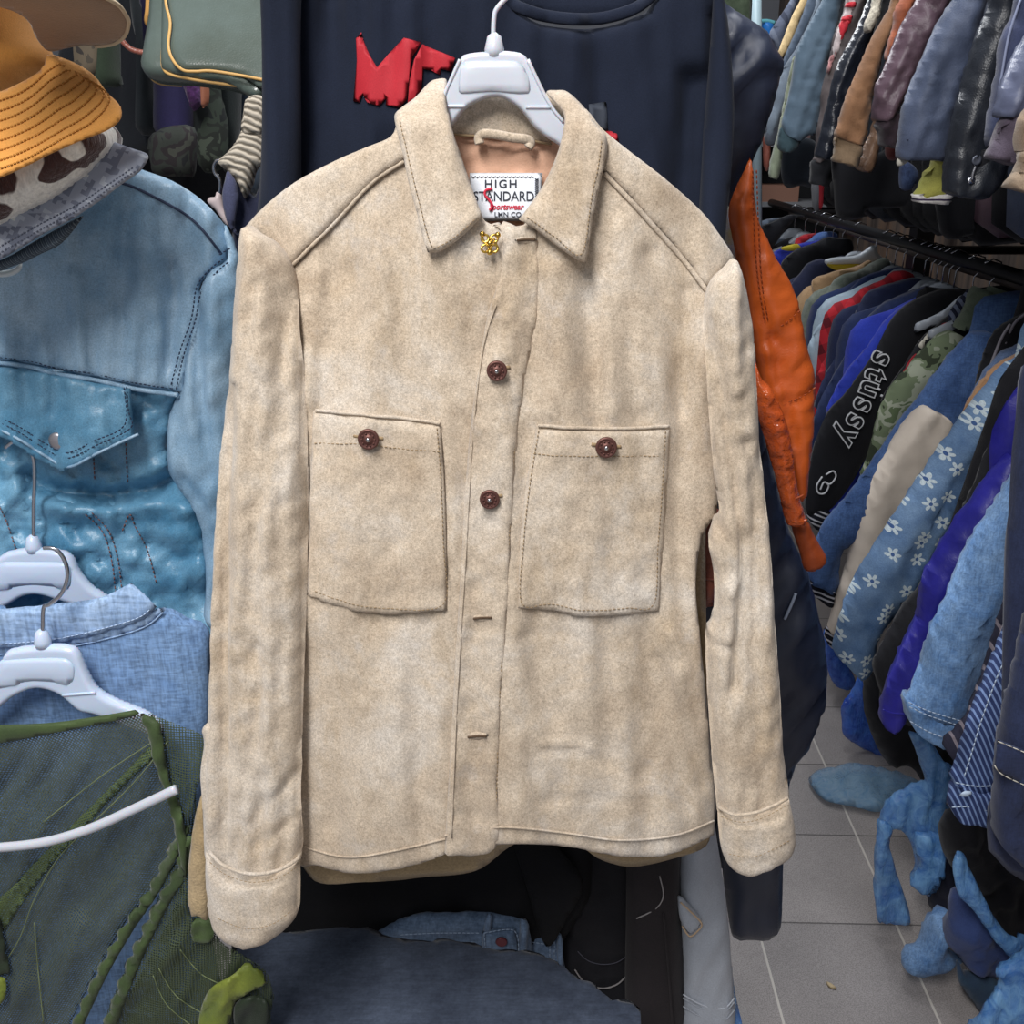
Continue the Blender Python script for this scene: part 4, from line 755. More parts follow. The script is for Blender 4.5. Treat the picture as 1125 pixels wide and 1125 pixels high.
o = thing('knit_bag', 'cream knitted cord bag with a strap, left of the navy top', 'bag', tuple(W(270, 215, 1.2)))
puff('knit_panel', [(267, 140, 1), (259, 156), (249, 168), (240, 176), (241, 181), (252, 190), (262, 202), (269, 218), (277, 206), (284, 184), (294, 180), (294, 140, 1)], 1.20, KN, o, .016, w=12, step=4)
puff('strap', [(272, 107), (290, 108), (290, 146), (267, 146), (267, 125)], 1.19, KN, o, .008, w=6, step=4)
o = thing('clothes_hanger', 'small pale pink hanger with a steel hook beside the knitted bag', 'hanger', tuple(W(240, 235, 1.22)))
puff('hanger_body', [(230, 217), (236, 216), (238, 211), (243, 213), (246, 226), (252, 238), (254, 250), (246, 244), (238, 232), (228, 222)], 1.2, flat('pink_plastic', (206, 190, 190), .4), o, .006, w=4, step=3)
ptube('hook', [(241, 214), (242, 204), (241, 197), (236, 190), (235, 183), (238, 177), (244, 176)], 1.2, .002, STEEL, o, n=8)
o = thing('navy_vest', 'slate navy garment edge hanging between the blue jacket and the navy top', 'vest', tuple(W(265, 260, 1.2)))
puff('front', [(250, 188), (256, 194), (261, 204), (262, 222), (258, 250), (270, 262), (255, 254), (247, 236), (244, 214), (247, 198)], 1.185, cloth('slate_cotton', (84, 88, 118), (72, 76, 104), 20, 600), o, .006, w=6, step=4)
puff('back', [(262, 196), (280, 216), (294, 180), (294, 330), (262, 330), (255, 250)], 1.21, cloth('deep_slate', (46, 50, 74), (40, 44, 66), 20, 600), o, .006, w=6, step=6)
def camo(name, cs, sc, rot=0, loc=(0, 0, 0)):
    m = M(name, .85); n = m.noise(sc, 2, .5, m.map((0, rot, 0), (1, 1, 1), loc), .6)
    k = len(cs); m.col(m.ramp(n, [(0 if i == 0 else .40+.22*(i-1)/(max(1, k-2)), c) for i, c in enumerate(cs)], 'CONSTANT')); m.bump(m.noise(500, 2), .0005, .5); return m.m
CMO = camo('dark_camouflage', [(30, 32, 34), (46, 50, 46), (38, 34, 36), (60, 62, 56)], 26)  # dark grey-green blotches
BG = [('black jacket hanging behind the brims of the hats', [(96, -60), (150, -60), (165, 30), (182, 130), (176, 165), (60, 180), (70, 40)], cloth('coal', (30, 34, 40), (24, 27, 34), 6)),
      ('charcoal coat with slanted edge left of the green bag', [(140, -60), (158, -60), (164, 40), (170, 100), (180, 142), (152, 142), (150, 60)], cloth('charcoal', (50, 56, 60), (40, 45, 50), 6)),
      ('dark purple-navy sweatshirt below the green bag', [(150, -60), (175, -60), (200, 40), (208, 80), (213, 150), (174, 152), (170, 90), (160, 40)], cloth('purple_navy', (46, 42, 84), (38, 36, 68), 6)),
      ('purple lace top peeking below the green bag', [(196, -60), (214, -60), (218, 60), (222, 100), (220, 116), (212, 122), (206, 108), (200, 60)], cloth('purple_lace', (110, 66, 126), (86, 50, 104), 30, 200, .3, .002)),
      ('grey-green camouflage trousers below the purple-navy sweatshirt', [(168, 146), (214, 140), (214, 190), (206, 194), (172, 192), (166, 180)], CMO),
      ('dark camouflage jacket right of the green bag corner', [(214, -60), (236, -60), (242, 90), (250, 140), (248, 180), (226, 190), (214, 160), (214, 80)], camo('green_camouflage', [(30, 34, 34), (52, 60, 52), (40, 44, 40), (70, 78, 68)], 30, 20)),
      ('black-green coat between the camouflage and the knitted bag', [(236, -60), (262, -60), (266, 110), (260, 160), (250, 190), (238, 150)], cloth('black_green', (34, 42, 42), (26, 32, 34), 8)),
      ('blue-grey coat behind the strap of the knitted bag', [(258, -60), (290, -60), (290, 200), (262, 180), (262, 110)], cloth('dusk_blue', (70, 84, 100), (56, 68, 84), 8)),
      ('brown camouflage shirt between the two upper hats', [(86, -60), (116, -60), (124, 60), (122, 78), (108, 88), (86, 80)], camo('brown_camouflage', [(72, 66, 58), (96, 86, 72), (54, 50, 48)], 40)),
      ('dark green shirt cuff below the camouflage shirt', [(108, -60), (126, -60), (132, 82), (132, 94), (118, 96), (106, 90)], cloth('bottle_green', (50, 64, 48), (40, 52, 40), 8)),
      ('black coat hanging low behind the blue jacket shoulder', [(120, -60), (262, -60), (264, 420), (100, 420)], cloth('soot', (22, 22, 27), (17, 17, 21), 6))]
for i, (lb, p, mt) in enumerate(BG):
    o = puff('hanging_garment', p, 1.60+.07*[5, 4, 3, 2, 1, 3, 4, 5, 0, 0, 7][i], mt, None, .03, w=12, step=8, folds=[(.012, 10, 200, 4, i)])
    tag(o, lb, 'garment', 'garments hanging behind the green bag')
WOODH = flat('varnished_wood', (214, 162, 92), .35)
for i, (lb, p, c) in enumerate([('varnished wooden hanger end at the left top of the green bag', [(158, -60), (176, -60), (174, 0), (166, 20), (162, 29), (158, 22), (160, 0)], WOODH), ('brown wooden hanger tip hanging below the green bag', [(220, 70), (228, 70), (230, 108), (226, 117), (221, 114)], flat('red_wood', (168, 108, 84), .4))]):
    o = thing('clothes_hanger', lb, 'hanger', tuple(W(p[0][0], p[3][1], 1.55)), 'wooden hangers behind the hats and bag')
    puff('hanger_arm', p, 1.55, c, o, .008, w=4, step=4)
    ptube('hook', [(p[0][0]+4, p[0][1]+2), (p[0][0]+4, -175)], 1.55, .002, STEEL, o)
o = box('clothes_rail', (-1.4, 1.535, 1.90), (-.35, 1.56, 1.925), BLACKM); tag(o, 'thin black rail above the wooden hanger ends at the left', 'rail')
o = box('clothes_rail', (-1.9, 1.9, 2.02), (-.3, 1.93, 2.05), BLACKM); tag(o, 'black rail above the camouflage garments at the back left', 'rail')
# ================================================================== right: two tiers of garments on rails along the aisle wall
RX = 1.0; LZ = 1.32; UZ = 2.25
for lb, z in (('lower black rail carrying shirts and jackets along the right wall', LZ), ('upper black rail above the right-hand jackets', UZ)):
    o = thing('clothes_rail', lb, 'rail', (RX, 1.0, z), 'rails of the right-hand rack')
    tubes('rail_pipe', [[(RX, .9, z), (RX, 4.72, z)]], .016, BLACKM, o, 12)
    tubes('wall_pipe', [[(RX+.09, .9, z-.045), (RX+.09, 4.72, z-.045)]], .011, flat('worn_pipe', (84, 76, 72), .5, .3), o, 10)
    for y in (1.6, 2.95, 4.4): tubes('bracket', [[(RX, y, z), (RX+.1, y, z-.02), (1.42, y, z-.02)]], .012, BLACKM, o)
o = thing('rack_post', 'black upright post behind the two right-hand rails', 'post', (1.31, 3.7, 0))
box('post', (1.28, 3.66, 0), (1.34, 3.74, 2.6), BLACKM, o); box('foot_plate', (1.25, 3.62, 0), (1.40, 3.78, .012), BLACKM, o)
def side_hanger(Y, z, mat, lb, grp, tilt=0):
    h = thing('clothes_hanger', lb, 'hanger', (RX, Y, z), grp); X = RX*1000; Z = z*1000-75
    puff('hanger_body', [(X-30, Z-2), (X-12, Z+6), (X+12, Z+6), (X+30, Z-2), (X+60, Z-32), (X+100, Z-54), (X+120, Z-64), (X+118, Z-84), (X+90, Z-74), (X+52, Z-60), (X, Z-44), (X-52, Z-60), (X-90, Z-74), (X-118, Z-84), (X-120, Z-64), (X-100, Z-54), (X-60, Z-32)], Y, mat, h, .006, w=6, step=14, mp='world', sm=3)
    tubes('hook', [[(RX, Y, z-.07), (RX, Y, z-.03), (RX+.02, Y, z-.008), (RX+.019, Y, z+.014), (RX, Y, z+.021), (RX-.018, Y, z+.012)]], .0018, STEEL, h, 6)
    return h
def rack_body(o, Y, z, mat, drop=.66, seed=1, x0=780, x1=1230, th=.022):
    Z = z*1000-75
    puff('body', [(RX*1000-45, Z-14), (RX*1000, Z-34), (RX*1000+45, Z-14), (RX*1000+130, Z-56), (x1, Z-110), (x1+10, Z-300), (x1, Z-drop*1000), (RX*1000, Z-drop*1000-14), (x0, Z-drop*1000), (x0-6, Z-300), (x0, Z-110), (RX*1000-130, Z-56)], Y, mat, o, th, w=40, step=34, mp='world', sm=3, folds=[(.01, 60, 500, 0, seed)])
SID = [0]
def rack(name, lb, cate, Y, tier, mat, sleeve=None, th=.03, w=16, extra=(), folds=None, drop=.66, body=True, hang=None, creases=(), bmat=None, step=7, hlab=None):
    """one garment on a rail: body hung across the rail, the sleeve reaching into the aisle, cuff and trims"""
    SID[0] += 1; k = SID[0]; z = LZ if tier == 'lower' else UZ
    o = thing(name, lb, cate, (RX, Y, z), 'garments on the %s right rail' % tier)
    fo = folds or [(.008, 9, 90, 24, k), (.005, 8, 22, -30, k+50), (.0025, 5, 14, 60, k+9, 'r')]
    if body: rack_body(o, Y+.012, z, bmat or mat, drop, k)
    if sleeve: puff('sleeve', sleeve, Y-.012, mat, o, th, w=w, step=step, folds=fo, creases=creases, lat=24)
    for e in extra:
        nm, pts, mt = e[:3]; l = e[3] if len(e) > 3 else 0; t = e[4] if len(e) > 4 else th
        puff(nm, pts, Y-.012, mt, o, t, w=min(w, 10), step=step, lift=l, folds=fo, creases=creases, lat=24)
    if hang is not None: side_hanger(Y, z, hang, 'grey hanger of the '+(hlab or lb).replace('near the far end of the lower rail', 'far along the rail').replace('with a high collar further along the lower rail', 'with the high collar'), 'hangers on the %s right rail' % tier)
    return o
DK = cloth
# ---- lower tier
RIB = stripes('navy_white_rib', (26, 28, 40), [(206, 206, 214), (206, 206, 214)], 40, -22, .85, 2, .34)
BDEN = denim('indigo_denim', (52, 78, 124), (82, 112, 160), 9, 700, .2)
LDEN = denim('stone_denim', (72, 108, 154), (124, 156, 194), 11, 700, .22, .85, 25); DKD = denim('raw_denim', (34, 42, 70), (46, 56, 88), 8, 900, .16)
HICK = stripes('hickory_stripe', (40, 54, 96), [(112, 134, 178)], 150, 26, .85, 0, .36)
GSTR = stripes('dark_striped_knit', (38, 38, 54), [(120, 112, 120)], 52, 26, .9, 0, .22)
PT = flat('pale_denim_thread', (170, 186, 206), .8); WT = flat('cream_thread', (200, 196, 184), .8)
o = rack('denim_jacket', 'raw indigo denim jacket with a cream-stitched pocket at the far right', 'jacket', 1.16, 'lower', DKD, [(1145, 640), (1122, 700), (1104, 780), (1095, 850), (1092, 900), (1100, 925), (1145, 930)], body=False, hang=None)
puff('body', [(1120, 420), (1180, 400), (1400, 480), (1420, 1000), (1110, 960), (1100, 800)], 1.20, DKD, o, .03, w=30, step=18)
puff('pocket', [(1096, 812, 1), (1125, 824), (1150, 834, 1), (1150, 872, 1), (1125, 862), (1092, 845, 1)], 1.115, DKD, o, .004, w=4, step=6)
stitches('stitching', [[(1096, 814), (1125, 826), (1150, 836)], [(1092, 840), (1100, 850), (1125, 862), (1150, 872)]], 1.11, WT, o, .001, .0009, 8, .8)
o = rack('denim_shirt', 'blue hickory-striped denim shirt, its buttoned cuff nearest the bottom right', 'shirt', 1.27, 'lower', HICK, [(1145, 605), (1122, 655), (1098, 710), (1080, 755), (1064, 795), (1052, 840), (1048, 857), (1094, 858), (1104, 820), (1122, 750), (1145, 690)], body=False, folds=[(.003, 10, 90, 24, 5)], extra=[('cuff', [(1048, 854), (1041, 883), (1064, 889), (1104, 898), (1145, 906), (1145, 860), (1094, 856), (1070, 858)], HICK, .01)])
puff('body', [(1120, 440), (1180, 400), (1420, 500), (1420, 900), (1150, 900), (1140, 700)], 1.29, HICK, o, .025, w=30, step=18)
stitches('stitching', [[(1108, 708), (1092, 745), (1076, 790), (1064, 830), (1056, 855)], [(1048, 857), (1070, 861), (1094, 860)], [(1044, 884), (1066, 884), (1104, 893), (1140, 902)]], 1.225, PT, o, .006, .0011, 5, 1.2)
puff('buttonhole', [(1054, 874), (1060, 869), (1068, 870), (1064, 875)], 1.21, PT, o, .002, w=2, step=3)
o = rack('knit_cardigan', 'dark knitted cardigan with thin grey stripes between two denim sleeves', 'cardigan', 1.36, 'lower', GSTR, [(1145, 548), (1118, 610), (1096, 680), (1076, 745), (1060, 790), (1040, 812), (1038, 822), (1052, 836), (1064, 822), (1080, 780), (1100, 720), (1145, 620)], hang=None, body=False, th=.02)
for dx in (0, 5): ptube('pale_stripe', [(1118+dx, 640), (1104+dx, 680), (1090+dx, 722), (1074+dx, 770)], 1.33, .0014, flat('pale_yarn', (150, 142, 148), .9), o, off=.001)
o = rack('denim_jacket', 'light stonewashed denim jacket with a double-stitched cuff', 'jacket', 1.45, 'lower', LDEN, [(1145, 490), (1125, 508), (1105, 534), (1082, 570), (1064, 602), (1043, 645), (1026, 680), (1018, 705), (1012, 728), (1004, 748), (996, 768, 1), (1020, 778), (1056, 789, 1), (1068, 762), (1078, 735), (1090, 700), (1104, 665), (1125, 615), (1145, 580)], th=.04, w=30, body=False, extra=[('cuff', [(996, 766), (995, 778), (999, 792), (1017, 803), (1040, 811), (1050, 800), (1057, 788), (1030, 782)], LDEN, .004, .034)], creases=[([(1026, 690), (1040, 705)], 4, .006), ([(1040, 655), (1075, 690)], 4, -.003)])
stitches('stitching', [[(997, 770), (1020, 780), (1056, 791)], [(998, 775), (1020, 785), (1054, 796)], [(999, 791), (1018, 802), (1040, 810)]], 1.395, PT, o, .004, .001, 5, 1)
puff('body', [(1120, 440), (1200, 400), (1400, 470), (1400, 800), (1160, 800), (1140, 600)], 1.47, LDEN, o, .02, w=30, step=18)
RB = leather('royal_blue_nylon', (40, 38, 140), (30, 30, 112), 9, .4, 500, .0005, 30, .7, .4)
o = rack('nylon_jacket', 'royal blue nylon jacket, sleeve hanging behind the stonewashed denim cuff', 'jacket', 1.58, 'lower', RB, [(1110, 500), (1060, 560), (1028, 608), (1015, 632), (1010, 655), (1006, 675), (990, 710), (976, 745), (969, 770), (968, 792), (976, 796), (986, 797), (1004, 765), (1022, 710), (1050, 650), (1110, 560)], body=False)
ptube('cuff_seam', [(968, 776), (978, 780), (992, 781)], 1.54, .0012, RB, o, off=.01)
puff('body', [(1100, 450), (1200, 380), (1400, 470), (1400, 760), (1130, 780), (1090, 560)], 1.60, RB, o, .02, w=30, step=18)
BR = denim('bright_blue_denim', (40, 76, 156), (72, 112, 190), 10, 800, .15)
o = rack('denim_shirt', 'bright blue denim shirt edge above the royal blue nylon sleeve', 'shirt', 1.66, 'lower', BR, [(1145, 450), (1128, 466), (1112, 486), (1092, 520), (1068, 558), (1050, 590), (1046, 604), (1056, 612), (1075, 590), (1100, 550), (1145, 520)], body=False)
o = rack('black_jacket', 'black jacket hanging between the daisy denim and the bright blue shirt', 'jacket', 1.74, 'lower', BLACKC, [(1145, 420), (1118, 444), (1096, 465), (1080, 500), (1064, 545), (1040, 590), (1012, 640), (988, 672), (966, 712), (960, 730), (964, 748), (975, 770), (990, 740), (1010, 700), (1040, 640), (1145, 520)], body=False, th=.025)
puff('body', [(1080, 470), (1110, 400), (1200, 330), (1400, 400), (1400, 760), (1080, 800), (980, 790), (970, 740), (1020, 640)], 1.78, BLACKC, o, .02, w=30, step=18)
def daisy():
    m = M('daisy_print_denim', .85, True); n = m.noise(12, 4, .6)
    base = m.ramp(n, [(.35, (72, 102, 142)), (.65, (116, 144, 176))])
    v = m.n('ShaderNodeTexVoronoi', dict(voronoi_dimensions='2D', feature='F1'), Vector=m.n('ShaderNodeMapping', Vector=m.co, Rotation=(R(90), 0, 0)).outputs[0], Scale=26, Randomness=.85)
    d = m.n('ShaderNodeVectorMath', dict(operation='SUBTRACT'), i0=m.n('ShaderNodeMapping', Vector=m.co, Rotation=(R(90), 0, 0)).outputs[0], i1=v.outputs[2])
    # petals: radius modulated with the angle about each cell point
    sc = m.n('ShaderNodeSeparateXYZ', Vector=v.outputs['Position']); co = m.n('ShaderNodeSeparateXYZ', Vector=m.n('ShaderNodeVectorMath', dict(operation='SCALE'), i0=m.n('ShaderNodeMapping', Vector=m.co, Rotation=(R(90), 0, 0)).outputs[0], Scale=1).outputs[0])
    ang = m.math('ARCTAN2', m.math('SUBTRACT', co.outputs[1], m.math('MULTIPLY', sc.outputs[1], 1)), m.math('SUBTRACT', co.outputs[0], m.math('MULTIPLY', sc.outputs[0], 1)))
    pet = m.math('ABSOLUTE', m.math('COSINE', m.math('MULTIPLY', ang, 3)))
    lim = m.math('ADD', .10, m.math('MULTIPLY', pet, .26)); inside = m.math('LESS_THAN', v.outputs[0], lim)
    pick = m.math('GREATER_THAN', m.n('ShaderNodeSeparateColor', Color=v.outputs[1]).outputs[0], .35)
    core = m.math('LESS_THAN', v.outputs[0], .09)
    c = m.mix(m.math('MULTIPLY', m.math('MULTIPLY', inside, pick), .8), base, (206, 218, 220)); c = m.mix(m.math('MULTIPLY', core, pick), c, (64, 92, 140))
    m.col(m.mix(1, c, m.ramp(m.noise(400, 3, .7), [(.35, (.8,)*3), (.65, (1.12,)*3)]), 'MULTIPLY')); m.bump(m.noise(500, 2), .0005, .6); return m.m
DAI = daisy()
o = rack('denim_jacket', 'faded denim jacket printed with white daisies', 'jacket', 1.86, 'lower', DAI, [(1145, 384), (1125, 394), (1102, 403), (1079, 431), (1055, 462), (1034, 490), (1015, 520), (993, 550), (972, 583), (950, 615), (934, 642), (924, 670), (919, 690), (915, 712), (926, 724), (945, 743, 1), (958, 732), (963, 706), (976, 684), (990, 662), (1010, 637), (1028, 597), (1048, 565), (1064, 534), (1076, 500), (1090, 470), (1108, 450), (1145, 420)], th=.04, w=22, creases=[([(1060, 500), (1020, 570), (985, 640), (970, 690)], 5, .008), ([(1110, 420), (1085, 455), (1060, 505)], 5, -.005)], body=False)
puff('body', [(1110, 410), (1160, 330), (1400, 380), (1400, 760), (1100, 700), (1090, 500)], 1.89, DAI, o, .02, w=30, step=18)
o = rack('tan_shirt', 'narrow edge of a tan shirt just behind the daisy denim shoulder', 'shirt', 1.93, 'lower', DK('tan_cotton', (176, 136, 100), (160, 120, 88)), [(1145, 374), (1122, 388), (1098, 399), (1078, 419), (1060, 445), (1053, 463), (1062, 470), (1090, 440), (1145, 410)], body=False, th=.015, w=8)
o = rack('denim_jacket', 'slate denim jacket edge behind the tan shirt', 'jacket', 2.0, 'lower', denim('slate_denim', (66, 84, 116), (98, 116, 148), 12), [(1145, 368), (1120, 379), (1098, 390), (1080, 408), (1068, 430), (1056, 458), (1046, 484), (1038, 505), (1046, 510), (1070, 470), (1145, 420)], body=False, th=.02, w=10)
o = rack('track_jacket', 'black track jacket with two thin grey stripes at the right edge', 'jacket', 2.08, 'lower', BLACKC, [(1145, 344), (1112, 352), (1088, 370), (1078, 400), (1066, 440), (1046, 490), (1080, 460), (1145, 400)], body=False, th=.02)
for q in ([(1128, 344), (1114, 356), (1103, 380), (1094, 404)], [(1110, 356), (1100, 372), (1092, 392), (1086, 408)]): ptube('sleeve_stripe', q, 2.05, .003, flat('grey_stripe', (138, 134, 142), .8), o, off=.0)
puff('body', [(1112, 352), (1160, 300), (1400, 360), (1400, 720), (1120, 700), (1080, 480)], 2.11, BLACKC, o, .02, w=30, step=18)
CRM = leather('cream_leather', (214, 202, 188), (200, 188, 174), 8, .5, 400, .0004, 14, .5, .35)
o = rack('varsity_jacket', 'denim varsity jacket with cream sleeve panel and striped navy ribbing', 'jacket', 2.18, 'lower', BDEN,
    [(1096, 372), (1068, 366), (1060, 371), (1047, 387), (1028, 410), (1007, 439), (990, 462), (975, 483), (952, 516), (928, 548), (912, 566), (900, 583), (892, 606), (886, 634), (900, 640), (918, 648), (930, 600), (1000, 560), (1050, 480), (1090, 430)], th=.035, w=22, body=False,
    extra=[('rib_hem', [(885, 632), (883, 641), (898, 655), (914, 664), (916, 648), (900, 641)], RIB, .004, .02),
           ('cream_panel', [(1006, 444), (1019, 446), (1034, 455), (1041, 469), (1034, 487), (1017, 518), (996, 550), (972, 585), (952, 616), (932, 650), (920, 678), (914, 690), (908, 687), (909, 678), (914, 660), (920, 636), (928, 612), (938, 572), (950, 534), (964, 505), (980, 478)], CRM, .022, .035),
           ('rib_cuff', [(907, 686), (915, 690), (917, 700), (914, 707), (906, 701)], RIB, .010, .02)])
puff('body', [(1060, 380), (1110, 320), (1400, 350), (1400, 700), (1100, 700), (1000, 560)], 2.22, BDEN, o, .02, w=30, step=18)
CM2 = camo('olive_camouflage', [(52, 60, 44), (104, 116, 90), (146, 152, 134), (84, 98, 70)], 22, 30)
OLV = DK('olive_cotton', (104, 116, 96), (84, 96, 78), 14)
o = rack('hooded_parka', 'olive camouflage parka with a raised hood', 'jacket', 2.32, 'lower', CM2, [(1046, 364), (1028, 371), (1016, 382), (1008, 392), (995, 408), (983, 420), (975, 432), (967, 448), (960, 472), (953, 501), (946, 520), (955, 528), (975, 490), (1000, 460), (1030, 420), (1060, 380)], th=.03, body=False,
    extra=[('hood', [(1047, 359), (1054, 348), (1060, 338), (1063, 326), (1068, 318), (1076, 316), (1082, 322), (1088, 316), (1096, 317), (1104, 326), (1103, 334), (1096, 340), (1088, 343), (1080, 348), (1068, 356)], OLV, .01, .05)])
ptube('hood_seam', [(1079, 320), (1080, 330), (1078, 344)], 2.30, .003, OLV, o, off=.045)
puff('body', [(1040, 370), (1100, 340), (1350, 340), (1350, 680), (1060, 680), (960, 560)], 2.36, DK('dark_olive', (30, 34, 34), (24, 27, 28)), o, .02, w=30, step=18)
o = rack('striped_shirt', 'pale and navy ribbed collar edge beside the olive hood', 'shirt', 2.38, 'lower', stripes('pale_navy_stripe', (120, 130, 154), [(36, 40, 62)], 70, 30, .8, 0, .5), [(1060, 322), (1064, 318), (1068, 322), (1062, 336), (1052, 350), (1043, 356), (1044, 344), (1052, 332)], body=False, th=.01, w=4)
o = rack('striped_jacket', 'black jacket with a red flash and white shoulder stripes', 'jacket', 2.42, 'lower', BLACKC, [(1060, 340), (1036, 352), (1010, 374), (994, 400), (978, 424), (968, 440), (980, 440), (1010, 400), (1060, 360)], body=False, th=.015,
    extra=[('red_flash', [(1026, 361), (1034, 355), (1042, 353), (1038, 360), (1030, 366)], DK('deep_red', (176, 36, 46), (150, 28, 38)), .006, .014), ('red_stripe', [(1004, 388), (994, 403), (984, 419), (987, 423), (997, 408), (1006, 393)], DK('deep_red_b', (166, 36, 50), (150, 28, 38)), .006, .014), ('white_stripe', [(1008, 378), (1018, 366), (1022, 367), (1012, 381)], WT, .008, .014), ('white_stripe', [(1015, 380), (1024, 369), (1029, 371), (1018, 384)], WT, .008, .014)])
# the black lettered jacket
o = rack('lettered_jacket', 'black jacket with white outlined lettering down the sleeve', 'jacket', 2.5, 'lower', BLACKC, [(1062, 322), (1040, 318), (1018, 324), (1000, 333), (985, 345), (974, 360), (962, 384), (950, 404), (938, 420), (926, 436), (912, 450), (902, 468), (894, 492), (888, 520), (885, 545), (887, 563), (908, 560), (920, 550), (935, 530), (955, 495), (972, 450), (990, 410), (1020, 370), (1062, 340)], th=.02, w=12, folds=[(.003, 14, 90, 24, 3)], body=False,
    extra=[('rib_cuff', [(888, 561), (908, 559), (912, 568), (901, 581), (890, 574)], RIB, .0, .02)])
puff('body', [(1000, 340), (1060, 318), (1300, 330), (1300, 640), (1040, 660), (960, 560)], 2.54, BLACKC, o, .02, w=30, step=18)
YT = 2.464; LW = flat('white_embroidery', (222, 224, 228), .7); LB = flat('black_embroidery', (20, 20, 26), .8)
path = resample(smooth([(967, 386), (958, 408), (949, 432), (938, 458), (922, 486), (910, 510), (900, 532)], False, 8), 1)
cum = 0
for ch, adv, sz in (('s', 19, 36), ('t', 14, 36), ('u', 21, 36), ('s', 19, 36), ('s', 18, 36), ('y', 20, 36)):
    i = min(int(cum), len(path)-2); p = path[i]; q = path[min(i+8, len(path)-1)]; a = math.degrees(math.atan2(q[1]-p[1], q[0]-p[0]))
    n = np.array((math.cos(R(a+90)), math.sin(R(a+90))))*7
    text('lettering', ch, p[0]+n[0], p[1]+n[1], sz, a, YT, LW, o, .012, .055, .95, ext=.001)
    text('lettering', ch, p[0]+n[0], p[1]+n[1], sz, a, YT, LB, o, .0135, .012, .95, ext=.001)
    cum += adv
for q in ([(906, 520), (914, 516), (917, 522), (911, 530), (905, 528)], [(900, 536), (904, 528), (909, 532), (905, 540), (898, 540), (896, 532), (902, 522)]): ptube('script_emblem', q, YT, .0022, LW, o, off=.012)
for dx in (-7, 0): ptube('umlaut_dot', [(966+dx*.4, 433+dx), (968+dx*.4, 434+dx)], YT, .003, LW, o, off=.012)
LOW = [
 ('track_jacket', 'royal blue jacket edge just behind the lettered black jacket', 'jacket', 2.6, ((52, 72, 196), (40, 56, 168)), [(1034, 322), (1007, 329), (983, 343), (968, 358), (956, 376), (944, 392), (934, 403), (922, 420), (914, 434), (908, 450), (914, 460), (930, 440), (950, 420), (980, 370), (1034, 340)], GREYP),
 ('denim_jacket', 'dark indigo jacket between the royal blue edge and a navy one', 'jacket', 2.68, ((44, 58, 100), (34, 46, 80)), [(1022, 314), (1000, 322), (975, 331), (958, 345), (943, 362), (930, 388), (918, 408), (905, 430), (896, 452), (890, 480), (896, 496), (912, 462), (940, 420), (980, 360), (1022, 332)], GREYP),
 ('navy_jacket', 'navy jacket right of the red plaid shirt', 'jacket', 2.77, ((36, 46, 82), (28, 36, 66)), [(1010, 306), (980, 312), (955, 321), (943, 336), (934, 362), (918, 392), (902, 420), (895, 445), (905, 448), (930, 410), (950, 370), (1010, 326)], GREYP)]
for nm, lb, ct, Y, cc, sl, hm in LOW: rack(nm, lb, ct, Y, 'lower', DK(nm+'_cloth', *cc, 12), sl, th=.025, w=12, hang=hm)
def plaid():
    m = M('red_plaid', .85, True); sp = m.n('ShaderNodeSeparateXYZ', Vector=m.map((0, 28, 0)))
    fx = m.math('GREATER_THAN', m.math('FRACT', m.math('MULTIPLY', sp.outputs[0], 22)), .55); fz = m.math('GREATER_THAN', m.math('FRACT', m.math('MULTIPLY', sp.outputs[2], 16)), .6)
    c = m.mix(m.math('MULTIPLY', m.math('ADD', fx, fz), .42), (186, 40, 52), (62, 18, 30)); m.col(c); m.bump(m.noise(500, 2), .0004, .5); return m.m
rack('plaid_shirt', 'red and dark plaid flannel shirt', 'shirt', 2.86, 'lower', plaid(), [(1000, 300), (983, 299), (965, 311), (947, 318), (936, 328), (928, 336), (922, 355), (914, 376), (906, 394), (899, 408), (896, 432), (902, 438), (918, 408), (934, 374), (948, 340), (968, 324), (1000, 316)], th=.022, w=10, hang=GREYP)
rack('windbreaker', 'pale icy blue windbreaker sleeve left of the red plaid', 'jacket', 2.94, 'lower', DK('icy_blue', (176, 196, 210), (150, 172, 190), 14, 500, .06, .0004, .6), [(980, 304), (963, 311), (943, 318), (923, 338), (905, 353), (893, 367), (888, 385), (892, 402), (898, 416), (912, 396), (926, 360), (940, 334), (980, 318)], th=.025, w=10, hang=GREYP)
rack('navy_shirt', 'thin navy shirt edge behind the icy blue windbreaker', 'shirt', 3.01, 'lower', DK('navy_poplin', (40, 58, 104), (32, 46, 86)), [(992, 294), (965, 299), (944, 308), (926, 328), (912, 344), (900, 358), (906, 366), (930, 340), (950, 322), (992, 310)], th=.018, w=8, hang=GREYP)
rack('olive_shirt', 'sage green shirt with a pale worn sleeve', 'shirt', 3.09, 'lower', DK('sage_cotton', (142, 148, 138), (98, 108, 98), 26), [(975, 284), (958, 289), (944, 298), (928, 302), (916, 309), (908, 322), (902, 336), (897, 348), (892, 366), (900, 366), (914, 346), (930, 322), (950, 306), (975, 300)], th=.022, w=10, hang=GREYP)
rack('tan_vest', 'tan vest with a curved armhole on the lower rail', 'vest', 3.18, 'lower', DK('tan_wool', (186, 154, 118), (168, 136, 102), 12), [(955, 286), (940, 294), (922, 297), (908, 302), (895, 306), (892, 312), (894, 326), (891, 341), (884, 354), (880, 366), (883, 384), (890, 384), (898, 362), (908, 338), (918, 320), (935, 306), (955, 300)], th=.018, w=8, hang=None)
YLW = DK('yellow_cotton', (206, 190, 60), (190, 172, 50))
